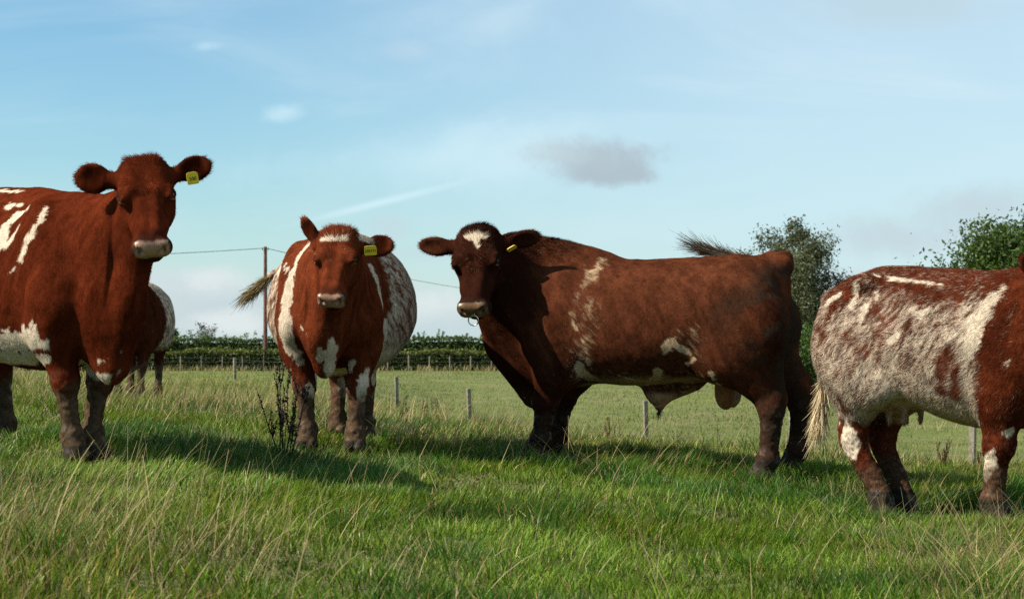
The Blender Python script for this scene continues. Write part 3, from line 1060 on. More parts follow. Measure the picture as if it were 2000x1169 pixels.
def make_body(an, fd, H, paint, hair_n, hair_len, hair_w, seed=1, ears=(), long_spots=(), dark_ears=.66):
    """skin and fur in one mesh; paint(P, N, rnd, is_hair) -> colours"""
    V, Q, N = fd.mesh()
    rng = np.random.default_rng(seed)
    # small unevenness of the flesh
    amp = (fbm(V, 5.0, seed, 2) - .5)*.016 + (fbm(V, 17.0, seed+3, 2) - .5)*.006
    hl, pad, eye = skin_parts(V, H)
    quiet = np.maximum(pad, eye)
    leg = sstep(.48, .36, V[:, 2])
    amp = amp*(1 - quiet)*(1 - leg*.6) + leg*(fbm(V, 45.0, seed+8, 2) - .5)*.012
    V = V + N*amp[:, None]
    fn = np.cross(V[Q[:, 2]] - V[Q[:, 0]], V[Q[:, 3]] - V[Q[:, 1]])
    N2 = np.zeros_like(V)
    for i in range(4):
        np.add.at(N2, Q[:, i], fn)
    N = nrm(N2)
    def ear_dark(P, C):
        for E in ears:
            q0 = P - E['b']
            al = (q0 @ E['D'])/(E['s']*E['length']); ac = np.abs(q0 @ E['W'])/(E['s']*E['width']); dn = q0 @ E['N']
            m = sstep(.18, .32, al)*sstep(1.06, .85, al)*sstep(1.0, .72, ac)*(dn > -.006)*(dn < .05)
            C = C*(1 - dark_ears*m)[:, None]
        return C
    C = ear_dark(V, paint(V, N, np.full(len(V), .5), False)).astype(np.float32)
    wet = pad*0.9 + leg*.25*(vnoise(V, 40, 77) > .6)
    # ---- fur
    T = np.concatenate([Q[:, [0, 1, 2]], Q[:, [0, 2, 3]]])
    ar = .5*np.linalg.norm(np.cross(V[T[:, 1]] - V[T[:, 0]], V[T[:, 2]] - V[T[:, 0]]), axis=1)
    tc = V[T].mean(1)
    dens = np.ones(len(T))
    _, tp, te = skin_parts(tc, H)
    dens *= 1 - np.clip(tp + te, 0, 1)
    dens *= np.where(tc[:, 2] < .05, 0, 1)
    hm = np.zeros(len(T))
    hlt = H.local(tc)
    ft = (hlt[:, 0] > .19) & (hlt[:, 0] < .55) & (np.abs(hlt[:, 1]) < .16) & (hlt[:, 2] > -.28)
    dens *= np.where(ft, .8, 1)
    for (c, r, ln, mul) in long_spots:
        hm = np.maximum(hm, (np.linalg.norm(tc - np.asarray(c), axis=1) < r)*1.0)
    dens *= 1 + hm*.8
    pr = ar*dens; pr /= pr.sum()
    n = int(hair_n)
    ti = rng.choice(len(T), n, p=pr)
    a = rng.random(n); b = rng.random(n)
    fl = a + b > 1; a[fl] = 1 - a[fl]; b[fl] = 1 - b[fl]
    def bary(A):
        return A[T[ti, 0]]*(1 - a - b)[:, None] + A[T[ti, 1]]*a[:, None] + A[T[ti, 2]]*b[:, None]
    P = bary(V); Nn = nrm(bary(N))
    D = hair_flow(P, Nn, H)
    rv = rng.normal(size=(n, 3)); rv = rv - Nn*(rv*Nn).sum(1, keepdims=True)
    clump = np.stack([vnoise(P, 16, s_) - .5 for s_ in (91, 92, 93)], 1)
    clump = clump - Nn*(clump*Nn).sum(1, keepdims=True)
    D = nrm(D + rv*.16 + clump*1.1)
    ln = hair_len*(.6 + .8*rng.random(n))
    lift = .05 + .11*rng.random(n)
    legh = sstep(.52, .40, P[:, 2])
    ln = ln*(1 - .45*legh)
    hlp = H.local(P)
    facey = ((hlp[:, 0] > .22) & (hlp[:, 0] < .55) & (np.abs(hlp[:, 1]) < .15) & (hlp[:, 2] > -.26))
    ln = np.where(facey, ln*.36, ln)
    lift = np.where(facey, lift*.5, lift)
    for (c, r, l2, mul) in long_spots:
        q = 1 - sstep(r*.5, r, np.linalg.norm(P - np.asarray(c), axis=1))
        ln = ln*(1 - q) + q*l2*(.5 + rng.random(n))
        lift = lift*(1 - q) + q*mul*(.5 + rng.random(n))
    for E in ears:
        q0 = P - E['b']
        al = (q0 @ E['D'])/(E['s']*E['length']); across = np.abs(q0 @ E['W'])/(E['s']*E['width']); dn = np.abs(q0 @ E['N'])/E['s']
        q = (al > .15) & (al < 1.3) & (across < 1.4) & (dn < .05)
        inside = (q0 @ E['N']) > 0.0
        out = nrm((q0 @ E['W'])[:, None]*E['W'] + (al - .3)[:, None]*E['D']*E['s']*.12)
        dd = nrm(out*.8 + .7*E['D'] + rng.normal(size=(n, 3))*.22)
        D = np.where(q[:, None], dd, D)
        edge = q & ((across > .75) | (al > .95))
        ln = np.where(q, np.where(edge, .019, .012)*E['s']*(.4 + rng.random(n)), ln)
        lift = np.where(q, np.where(edge, .05, .20), lift)
    cs, sn = np.cos(lift), np.sin(lift)
    D = nrm(D*cs[:, None] + Nn*sn[:, None])
    S = nrm(np.cross(D, Nn))
    w = hair_w*(.7 + .6*rng.random(n))
    base = P - Nn*.003
    tip = P + D*ln[:, None]
    HV = np.stack([base - S*w[:, None]*.5, base + S*w[:, None]*.5, tip], 1).reshape(-1, 3)
    HC = ear_dark(P, paint(P + D*ln[:, None]*.3, Nn, rng.random(n), True)).astype(np.float32)
    HC = np.repeat(HC, 3, axis=0)
    Nh = nrm(Nn + rv*.22 + D*.15)
    HN = np.repeat(Nh, 3, axis=0)
    nv = len(V)
    HT = np.arange(n*3).reshape(-1, 3) + nv
    me = new_mesh('body', np.concatenate([V, HV]), Q, HT)
    set_color(me, np.concatenate([C, HC]))
    wa = me.attributes.new('wet', 'FLOAT', 'POINT')
    wa.data.foreach_set('value', np.concatenate([wet, np.zeros(n*3)]).astype(np.float32))
    smooth(me)
    me.normals_split_custom_set_from_vertices(np.concatenate([N, HN]))
    return link('body', me, M_COAT, an.root)


def uv_sphere_mesh(name, c, r, nu=20, nv=12):
    V = []; F = []
    for j in range(nv + 1):
        t = math.pi*j/nv
        for i in range(nu):
            p = 2*math.pi*i/nu
            V.append((c[0] + r*math.sin(t)*math.cos(p), c[1] + r*math.sin(t)*math.sin(p), c[2] + r*math.cos(t)))
    for j in range(nv):
        for i in range(nu):
            a = j*nu + i; b = j*nu + (i+1) % nu
            F.append((a, a + nu, b + nu, b))
    me = new_mesh(name, V, F)
    smooth(me)
    return me


def add_eyes(an, H):
    for e in (1, -1):
        link('eye', uv_sphere_mesh('eye', H.p(.190, e*.098, -.047), .0230*H.s), M_EYE, an.root)


def text_mesh(body, size):
    cu = bpy.data.curves.new('writing', 'FONT')
    cu.body = body; cu.size = size; cu.align_x = 'CENTER'; cu.align_y = 'CENTER'; cu.extrude = .0006
    tmp = bpy.data.objects.new('writing', cu)
    COL.objects.link(tmp)
    dg = bpy.context.evaluated_depsgraph_get()
    me = bpy.data.meshes.new_from_object(tmp.evaluated_get(dg))
    bpy.data.objects.remove(tmp); bpy.data.curves.remove(cu)
    return me


def add_tag(an, c, right, up, w=.075, h=.052, digits='200771'):
    """flat plastic tag centred at c with its face spanned by right and up (animal space)"""
    r = unit(right); u = np.array(up, float); u = unit(u - r*(u @ r)); n = np.cross(r, u)
    pts = []
    for (cx, cy, a0) in ((1, 1, 0), (-1, 1, 90), (-1, -1, 180), (1, -1, 270)):
        rad = .014 if cy > 0 else .007
        for k in range(5):
            a = R(a0 + 22.5*k)
            pts.append((cx*(w/2 - rad) + rad*math.cos(a), cy*(h/2 - rad) + rad*math.sin(a)))
    m = len(pts)
    V = [np.array(c) + r*x + u*y + n*.0022 for x, y in pts] + [np.array(c) + r*x + u*y - n*.0022 for x, y in pts]
    me = bpy.data.meshes.new('ear_tag')
    me.from_pydata([tuple(v) for v in V], [], [tuple(range(m)), tuple(range(2*m - 1, m - 1, -1))] + [(i, m+i, m+(i+1) % m, (i+1) % m) for i in range(m)])
    tag = link('ear_tag', me, M_TAG, an.root)
    if digits:
        tm = text_mesh(digits, h*.40)
        A = np.array([r, u, n]).T
        n_v = len(tm.vertices)
        co = np.zeros(n_v*3, np.float32); tm.vertices.foreach_get('co', co)
        co = co.reshape(-1, 3)
        co = (A @ (co + np.array([0, -h*.05, .0034])).T).T + np.array(c)
        tm.vertices.foreach_set('co', co.astype(np.float32).ravel())
        tm.update()
        tm.name = 'tag_number'
        link('tag_number', tm, M_INK, tag)
    return tag


def add_switch(an, pts, n, spread, col_a, col_b, seed=1, width=.004, wild=.06, droop=0.0, name='tail_switch'):
    """long tail hair along a path of points: each strand leaves the path and runs on towards its end"""
    rng = np.random.default_rng(seed)
    pts = np.asarray(pts, float)
    seg = np.linalg.norm(np.diff(pts, axis=0), axis=1); cl = np.concatenate([[0], np.cumsum(seg)])
    def at(s):
        s = np.clip(s, 0, cl[-1])
        return np.stack([np.interp(s, cl, pts[:, i]) for i in range(3)], 1)
    K = 5
    s0 = rng.random(n)**1.3*cl[-1]*.65
    ln = cl[-1]*(.30 + .42*rng.random(n))
    off = rng.normal(size=(n, 3)); off = nrm(off)*(rng.random(n)**.5)[:, None]
    wv = rng.normal(size=(n, 3))*wild
    rows = []
    for k in range(K):
        t = k/(K - 1)
        s = s0 + ln*t
        over = np.maximum(s - cl[-1], 0)[:, None]
        end = unit(pts[-1] - pts[-2])
        c = at(s) + over*end
        sp = spread*np.interp(np.clip(s/cl[-1], 0, 1.3), [0, .4, .8, 1.3], [.22, .75, 1.0, .9])[:, None]
        c = c + off*sp*(.35 + .65*t) + wv*t*t + np.array([0, 0, -droop*t*t])
        rows.append(c)
    rows = np.stack(rows, 1)      # n, K, 3
    tg = np.gradient(rows, axis=1)
    sd_ = np.cross(tg.reshape(-1, 3), np.tile(rng.normal(size=(n, 1, 3)), (1, K, 1)).reshape(-1, 3)).reshape(n, K, 3)
    sd_ = sd_/np.maximum(np.linalg.norm(sd_, axis=2, keepdims=True), 1e-9)
    wk = width*np.array([1, 1, .9, .7, .25])[None, :, None]
    A = rows - sd_*wk*.5; B = rows + sd_*wk*.5
    V = np.stack([A, B], 2).reshape(-1, 3)
    base = (np.arange(n)*K*2)[:, None] + (np.arange(K - 1)*2)[None, :]
    Q = np.stack([base, base + 1, base + 3, base + 2], 2).reshape(-1, 4)
    mixv = np.clip(np.linspace(0, 1, K)[None, :]*.6 + rng.random((n, 1))*.6 - .1, 0, 1)
    C = col_a*(1 - mixv[..., None]) + col_b*mixv[..., None]
    C = C*(.7 + .6*rng.random((n, 1, 1)))
    C = np.repeat(C, 2, axis=1).reshape(-1, 3)
    me = new_mesh(name, V, Q)
    set_color(me, C)
    return link(name, me, M_HAIR, an.root)


def coat(H, seed, strokes=(), red=(), tan=(), roan=None, mud_top=.46, face=(), brown=BROWN, dark=(), mud_col=MUD, mud_amt=1.0, roan_dir=(-.7, 0, -.7), deep_head=0.0, pad_col=(.36, .20, .13), belly=None, dirt=None, white=WHITE, cream=None):
    """returns the colour function of an animal's coat"""
    def paint(P, N, rnd, is_hair):
        n = len(P)
        hl, pad, eye = skin_parts(P, H)
        big = fbm(P, 3.2, seed, 3)
        c = brown[None, :]*(.70 + .6*big)[:, None]
        lie = flow_noise(P, (-.45, 0, -.9), 26.0, 5.0, seed+70)
        c = c*(.74 + .52*sstep(.22, .78, lie))[:, None]*np.array([1, 1, 1])
        warm_ = sstep(.45, .75, fbm(P, 6.0, seed+73, 2))[:, None]
        c = c*(1 + warm_*np.array([.10, .10, .06]))
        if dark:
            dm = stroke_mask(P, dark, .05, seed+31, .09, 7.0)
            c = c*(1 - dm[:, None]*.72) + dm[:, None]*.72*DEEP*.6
        if deep_head:
            hm = (1 - sstep(.20, .34, np.linalg.norm((hl - np.array([.2, 0, -.1]))*np.array([.75, 1, 1]), axis=1)))*deep_head
            c = c*(1 - hm[:, None]) + hm[:, None]*DEEP*(.6 + .5*big)[:, None]
        wv = np.zeros(n)
        if strokes:
            sm = stroke_mask(P, strokes, .030, seed+2, .026)
            fz = flow_noise(P, roan_dir, 60.0, 5.0, seed+50)
            rq = rnd if is_hair else np.full(n, .5)
            wv = np.maximum(wv, sstep(-.14, .14, sm - .5 + (fz - .5)*1.1 + (rq - .5)*.5)*sstep(.02, .12, sm))
        if roan is not None:
            r = np.clip(roan(P, N), 0, 1)
            fnz = flow_noise(P, roan_dir, 68.0, 4.5, seed+40)
            fn2 = flow_noise(P, roan_dir, 24.0, 2.6, seed+44)
            thr = .28 + .44*np.clip((fnz*.72 + fn2*.28 - .5)*2.0 + .5, 0, 1)
            rr = rnd if is_hair else np.full(n, .5)
            on = sstep(-.24, .24, r - thr + (rr - .5)*.66)
            wv = np.maximum(wv, on)
        if red:
            wv = wv*(1 - .92*stroke_mask(P, red, .035, seed+13, .02))
        if face:
            fm_ = stroke_mask(hl, face, .012, seed+6, .004, 40.0)
            wv = np.maximum(wv, fm_)
        wcol = white[None, :]*(.80 + .35*fbm(P, 9.0, seed+11, 2))[:, None]
        if face:
            wcol = np.where(fm_[:, None] > .3, WHITE*.95, wcol)
        c = c*(1 - wv[:, None]) + wv[:, None]*wcol
        if belly is not None:
            bm = belly(P, N)[:, None]
            c = c*(1 - bm) + bm*wcol*np.array([.9, .80, .70])
        if cream is not None:
            cm = cream(P)[:, None]
            c = c*(1 - cm) + cm*np.array([.42, .25, .15])*(.7 + .5*fbm(P, 12.0, 19, 2))[:, None]
        if tan:
            tm = stroke_mask(P, tan, .01, seed+15, .02)[:, None]
            c = c*(1 - tm) + tm*np.array([.24, .095, .036])
        if dirt is not None:
            dm = (np.clip(dirt(P, N), 0, 1)*sstep(.35, .6, fbm(P, 9.0, seed+55, 3)))[:, None]
            c = c*(1 - dm) + dm*np.array([.042, .026, .017])
        # mud on the lower legs
        mz = (fbm(P, 11.0, seed+21, 3) - .5)*.24
        md = sstep(mud_top + .05, mud_top - .05, P[:, 2] + mz)*mud_amt
        mc = mud_col[None, :]*(.50 + .6*fbm(P, 16.0, seed+23, 2) + .5*sstep(.3, .7, fbm(P, 75.0, seed+25, 2)))[:, None]
        c = c*(1 - md[:, None]) + md[:, None]*mc
        hoof = sstep(.075, .06, P[:, 2])[:, None]
        c = c*(1 - hoof) + hoof*np.array([.035, .028, .022])
        # muzzle and eye rims
        pc = np.array(pad_col)[None, :]*(.75 + .5*fbm(P, 40.0, 5, 2))[:, None]
        pd = pad[:, None]
        c = c*(1 - pd) + pd*pc
        f, l, u = hl[:, 0], hl[:, 1], hl[:, 2]
        for e in (1, -1):
            no = (1 - sstep(.012, .019, np.linalg.norm((hl - np.array([.494, e*.050, -.064]))*np.array([.55, 1.0, .62]), axis=1)))[:, None]
            c = c*(1 - no) + no*np.array([.020, .010, .008])
        chin = (sstep(.36, .42, f)*sstep(-.125, -.145, u)*(np.linalg.norm(hl - np.array([.43, 0, -.15]), axis=1) < .12))[:, None]*.7
        c = c*(1 - chin) + chin*np.array([.022, .014, .011])
        rim = sstep(.40, .44, f)[:, None]*(np.linalg.norm(hl - np.array([.45, 0, -.09]), axis=1) < .12)[:, None]*(1 - pd)*(1 - chin)*.6
        c = c*(1 - rim) + rim*np.array([.030, .015, .011])
        for e in (1, -1):
            tc_ = .8*(1 - sstep(.008, .018, np.linalg.norm((hl - np.array([.226, e*.106, -.046]))*np.array([.8, 1, .8]), axis=1)))[:, None]
            c = c*(1 - tc_) + tc_*np.array([.34, .20, .085])  # light glint painted as a tan spot at the inner eye corner
        ev = eye[:, None]*.8*sstep(.219, .209, hl[:, 0])[:, None]
        c = c*(1 - ev) + ev*np.array([.020, .011, .008])
        if is_hair:
            c = c*(.80 + .40*((rnd*7.31) % 1.0))[:, None]
        return np.clip(c*.76, .0015, .85).astype(np.float32)
    return paint


def common_body(fd, an, st, sh, ffeet, hip, hfeet, t=1.0, hocks=((-.13, 0), (-.13, 0)), fk=1.0, hk=1.0, lo=1.0):
    fd.torso(st, .06)
    for i, side in enumerate((1, -1)):
        fx, fy = ffeet[i]
        front_leg(fd, side, (sh[0], side*sh[1]), (fx, fy), an.ground(fx, fy), t*fk, 0.0, lo)
        hx, hy = hfeet[i]
        hind_leg(fd, side, (hip[0], side*hip[1]), (hx, hy), an.ground(hx, hy), t*hk, hocks[i], (.16, .03), lo)


# ---- 1: red cow with white patches on her flank, left edge of the field
def cow_left():
    hd = (.669, -.743)
    an = Animal('cow', 'large red cow with white flank patches, standing nearest, cut off on the left', 'cow', (-2.55, 9.22, -.525), hd, 'cattle in the field')
    fd = Field((-1.15, -.62, -.12), (1.62, .62, 1.75), .0085)
    st = [(-.93, 1.20, 1.02, .06, 1.10, 0, 2, 2), (-.90, 1.28, .86, .15, 1.08, 0, 2, 2), (-.80, 1.35, .70, .24, 1.06, 0, 2, 2), (-.5, 1.43, .60, .33, 1.02, 0, 1.9, 2.1),
          (-.2, 1.42, .47, .40, .93, 0, 1.8, 2.2), (.1, 1.40, .44, .42, .90, 0, 1.8, 2.2), (.35, 1.36, .44, .34, .91, 0, 1.8, 2.2), (.55, 1.33, .47, .265, .95, 0, 1.8, 2.0),
          (.70, 1.31, .48, .22, .94, 0, 1.9, 2.0), (.85, 1.26, .50, .17, .90, 0, 2, 2.1), (.95, 1.25, .56, .15, .90, 0, 2, 2), (1.0, 1.10, .72, .06, .90, 0, 2, 2)]
    common_body(fd, an, st, (.58, .19), ((.58, .045), (.62, -.085)), (-.62, .20), ((-.62, .16), (-.62, -.19)), 1.08)
    H = Head(an.to_local((-1.775, 8.36, .93)), an.dir_local((.10, -.26, -.445)), an.dir_local((.10, -.75, .5)), 1.0, 1.12)
    side = (0, 1, 0)
    b = H.p(.09, 0, -.17)
    m = b*.5 + np.array([.62, 0, 1.02])*.5 + np.array([0, 0, -.06])
    fd.cap((.62, 0, 1.01), m, .26, .175, .14, side, .72)
    fd.cap(m, b, .175, .118, .10, side, .80)
    fd.cap((.88, 0, .78), H.p(.16, 0, -.22), .20, .085, .14, side, .55)
    fd.cap((.86, 0, .50), (.95, 0, .76), .13, .15, .09, side, .62)
    add_head(fd, H)
    E = [add_ear(fd, H, 1, (-.22, .95, .10), (.30, .10, .95), .175, .070), add_ear(fd, H, -1, (-.26, -.95, -.08), (.55, .0, .80), .175, .074)]
    paint = coat(H, 11, strokes=COW1_WHITE, mud_top=.37, brown=np.array([.086, .0160, .0060]), deep_head=.15)
    make_body(an, fd, H, paint, 270000, .020, .0022, 1, E,
              [(H.p(-.005, 0, -.015), .10, .055, .50), (H.p(.10, 0, 0), .10, .024, .22), (H.p(-.1, 0, -.1), .20, .028, .35)])
    add_eyes(an, H)
    e = E[0]
    add_tag(an, e['b'] + e['D']*.105 + H.d(.070, 0, .024), an.dir_local((1, .35, .22)), an.dir_local((-.2, -.3, 1)), .056, .060, '200')


COW1_WHITE = [[(0.601,-0.217,1.251,0.01),(0.615,-0.263,1.182,0.024),(0.586,-0.292,1.111,0.038),(0.554,-0.303,1.062,0.027),(0.524,-0.31,0.994,0.01)],[(0.605,-0.274,1.161,0.014),(0.581,-0.3,1.081,0.024),(0.549,-0.306,1.031,0.017)],[(0.454,-0.237,1.259,0.014),(0.315,-0.235,1.226,0.025),(0.289,-0.278,1.173,0.039),(0.304,-0.312,1.099,0.056),(0.226,-0.349,1.07,0.088)],[(0.42,-0.27,1.167,0.014),(0.393,-0.289,1.111,0.028),(0.358,-0.311,1.07,0.028)],[(0.178,-0.218,1.282,0.014),(0.22,-0.211,1.28,0.011)],[(0.265,-0.193,1.286,0.011),(0.286,-0.193,1.282,0.007)],[(-0.162,-0.123,1.385,0.02),(-0.12,-0.08,1.399,0.009)],[(0.456,-0.315,0.946,0.008),(0.421,-0.319,0.926,0.005)],[(0.25,-0.286,0.582,0.065),(0.373,-0.247,0.571,0.059),(0.577,-0.282,0.586,0.042),(0.643,-0.255,0.565,0.023)],[(-0.12,-0.201,0.512,0.068),(0.217,-0.22,0.504,0.06),(0.355,-0.176,0.499,0.054),(0.607,-0.226,0.495,0.031)],[(0.502,-0.291,0.652,0.008),(0.47,-0.272,0.614,0.016)],[(0.618,-0.291,0.661,0.013),(0.617,-0.285,0.626,0.024)],[(0.308,-0.306,0.641,0.016),(0.345,-0.283,0.615,0.027)],[(0.564,0.021,0.458,0.019),(0.634,0.035,0.414,0.024),(0.903,-0.051,0.407,0.026),(0.962,-0.034,0.435,0.015)],[(0.892,-0.084,0.485,0.013),(0.923,-0.078,0.493,0.008)],[(0.776,-0.071,0.469,0.01),(0.842,-0.09,0.49,0.005)],[(0.946,-0.074,0.51,0.005),(0.949,-0.07,0.503,0.005)],[(0.686,-0.067,0.487,0.011),(0.579,0.024,0.442,0.019),(0.87,-0.055,0.404,0.023)],[(1.008,-0.026,0.525,0.008),(1.002,-0.0,0.5,0.01)],[(-0.278,-0.126,1.388,0.035),(-0.08,-0.119,1.38,0.02),(0.132,-0.108,1.366,0.008)]]
COW2_WHITE = [[(0.758,-0.098,1.273,0.016),(0.755,-0.154,1.205,0.022),(0.758,-0.204,1.099,0.031),(0.756,-0.235,0.974,0.038),(0.763,-0.253,0.849,0.044),(0.764,-0.25,0.725,0.05),(0.705,-0.23,0.631,0.051)],[(1.217,0.246,1.273,0.015),(1.2,0.31,1.256,0.018),(1.193,0.348,1.233,0.012)],[(0.69,0.258,1.139,0.016),(0.659,0.299,1.046,0.019),(0.597,0.324,0.916,0.019),(0.346,0.32,0.794,0.023),(0.291,0.321,0.698,0.02)],[(1.017,0.066,0.685,0.021),(0.972,0.054,0.6,0.049),(0.919,0.041,0.523,0.049),(0.857,0.046,0.477,0.025)],[(1.02,-0.001,0.63,0.012),(0.974,-0.001,0.569,0.028)],[(1.004,-0.082,0.707,0.009),(0.949,-0.121,0.753,0.006)],[(0.665,0.236,0.481,0.038),(0.69,0.226,0.406,0.047),(0.681,0.213,0.333,0.025)],[(-0.604,0.172,0.495,0.011),(-0.639,0.15,0.406,0.014)],[(-0.465,-0.062,0.419,0.024),(-0.48,-0.043,0.349,0.042)],[(0.668,0.136,0.518,0.028),(0.689,0.157,0.553,0.019)],[(0.665,-0.116,0.405,0.025),(0.646,-0.106,0.354,0.029)],[(0.699,-0.194,0.6,0.032),(0.683,-0.171,0.553,0.025)],[(0.717,-0.241,1.123,0.022),(0.169,-0.379,1.127,0.027)]]
BULL_WHITE = [[(0.515,0.387,0.975,0.011),(0.503,0.383,0.927,0.007),(0.476,0.376,0.863,0.005)],[(0.449,0.373,0.833,0.007),(0.429,0.345,0.745,0.014),(0.429,0.295,0.67,0.017)],[(0.501,0.316,0.67,0.027),(0.484,0.277,0.622,0.034),(0.453,0.188,0.58,0.038),(0.372,0.119,0.552,0.024)],[(-0.155,0.39,0.831,0.02),(-0.112,0.378,0.778,0.017),(-0.095,0.366,0.745,0.01)],[(-0.174,0.381,0.805,0.013),(-0.217,0.362,0.772,0.02),(-0.261,0.346,0.745,0.01)],[(-0.285,0.335,0.705,0.01),(-0.238,0.308,0.678,0.013)],[(-0.038,0.298,0.638,0.013),(-0.014,0.228,0.583,0.024),(0.038,0.185,0.559,0.024)],[(0.221,0.263,0.599,0.014),(0.146,0.226,0.576,0.02),(0.087,0.155,0.548,0.02)],[(-0.394,0.341,0.619,0.007),(-0.416,0.319,0.579,0.01)],[(-0.442,0.279,0.546,0.013),(-0.443,0.153,0.49,0.024),(-0.467,0.135,0.423,0.01)],[(0.956,0.059,0.443,0.021)]]
BULL_DARK = [[(-0.294,0.285,0.618,0.034),(-0.179,0.136,0.562,0.061),(-0.05,0.117,0.521,0.041)],[(0.311,0.215,0.581,0.027),(0.086,0.272,0.61,0.02)],[(-0.647,0.198,1.31,0.034),(-0.754,0.233,1.207,0.074),(-0.832,0.305,0.974,0.083),(-0.84,0.254,0.712,0.083),(-0.821,0.239,0.514,0.067)],[(-0.547,0.369,1.073,0.046),(-0.483,0.383,1.041,0.033)],[(0.651,0.384,0.948,0.041)],[(0.587,0.36,0.745,0.041),(0.605,0.359,0.609,0.061)],[(1.021,0.347,1.054,0.069),(0.991,0.22,0.78,0.104),(0.901,0.159,0.571,0.104)],[(-0.725,0.259,0.448,0.067),(-0.756,0.246,0.283,0.047)],[(1.183,0.218,0.919,0.077),(1.111,0.137,0.745,0.105),(1.022,0.071,0.534,0.098)],[(0.94,0.373,1.258,0.103),(0.885,0.321,1.054,0.103)],[(0.97,0.447,1.46,0.085),(0.869,0.259,1.4,0.086)],[(0.745,0.287,0.437,0.117),(0.756,0.251,0.16,0.09)],[(0.698,-0.158,0.39,0.092),(0.717,-0.197,0.175,0.086)]]  # dark hair, plus neck, chest and front leg shade put into the coat
COW4_WHITE = [[(0.485,-0.269,1.219,0.017),(0.443,-0.292,1.187,0.035),(0.388,-0.315,1.126,0.049),(0.344,-0.337,1.032,0.052),(0.324,-0.355,0.921,0.043),(0.306,-0.356,0.851,0.023)],[(-0.395,-0.225,1.316,0.012),(-0.3,-0.193,1.299,0.012),(-0.087,-0.224,1.271,0.009),(0.049,-0.225,1.253,0.009)],[(-0.7,-0.276,1.167,0.018),(-0.626,-0.266,1.211,0.015)],[(-0.466,-0.304,1.263,0.006),(-0.502,-0.296,1.178,0.012),(-0.489,-0.332,1.087,0.012)],[(-0.398,-0.28,1.19,0.012),(-0.415,-0.305,1.131,0.018),(-0.416,-0.354,1.012,0.021)],[(-0.345,-0.274,1.195,0.012),(-0.363,-0.269,1.213,0.009)],[(-0.068,-0.351,1.123,0.018),(0.006,-0.361,1.088,0.023),(0.049,-0.345,1.11,0.018)],[(-0.107,-0.394,0.98,0.015),(-0.179,-0.388,0.937,0.018)],[(-0.584,-0.263,0.49,0.021),(-0.575,-0.245,0.385,0.046),(-0.574,-0.228,0.279,0.052)],[(-0.656,-0.226,0.466,0.012)],[(0.399,-0.262,0.335,0.012),(0.36,-0.241,0.277,0.035),(0.333,-0.23,0.213,0.035)],[(0.291,-0.354,0.815,0.017),(0.276,-0.341,0.725,0.017)],[(0.181,-0.314,0.616,0.012),(0.197,-0.289,0.582,0.02)],[(-0.338,-0.164,0.568,0.036),(-0.008,-0.14,0.502,0.054),(0.157,-0.248,0.535,0.029)],[(0.484,-0.221,0.443,0.026)],[(0.549,-0.333,0.838,0.011),(0.539,-0.336,0.805,0.017)]]
COW4_RED = [[(-0.058,-0.376,1.071,0.018),(-0.057,-0.387,1.031,0.029)],[(-0.13,-0.261,1.242,0.024),(0.082,-0.275,1.193,0.035),(0.211,-0.271,1.176,0.029)],[(-0.368,-0.321,1.071,0.024),(-0.319,-0.291,1.129,0.027)],[(0.191,-0.379,0.893,0.023),(0.171,-0.379,0.823,0.035),(0.128,-0.344,0.667,0.035)],[(0.239,-0.364,0.781,0.029),(0.209,-0.327,0.64,0.035)],[(-0.738,-0.315,1.016,0.018),(-0.664,-0.353,0.955,0.018)],[(-0.574,-0.286,0.536,0.03),(-0.583,-0.323,0.611,0.018)]]
BULL_ROAN = [[(0.377,0.155,1.369,0.028),(0.395,0.217,1.319,0.044),(0.428,0.275,1.262,0.044),(0.449,0.323,1.199,0.031),(0.482,0.358,1.117,0.024)],[(0.504,0.378,1.049,0.024),(0.516,0.385,0.948,0.024),(0.497,0.377,0.88,0.02)]]
BULL_TAN = [[(-0.453,0.153,0.483,0.061),(-0.461,0.139,0.426,0.054)]]


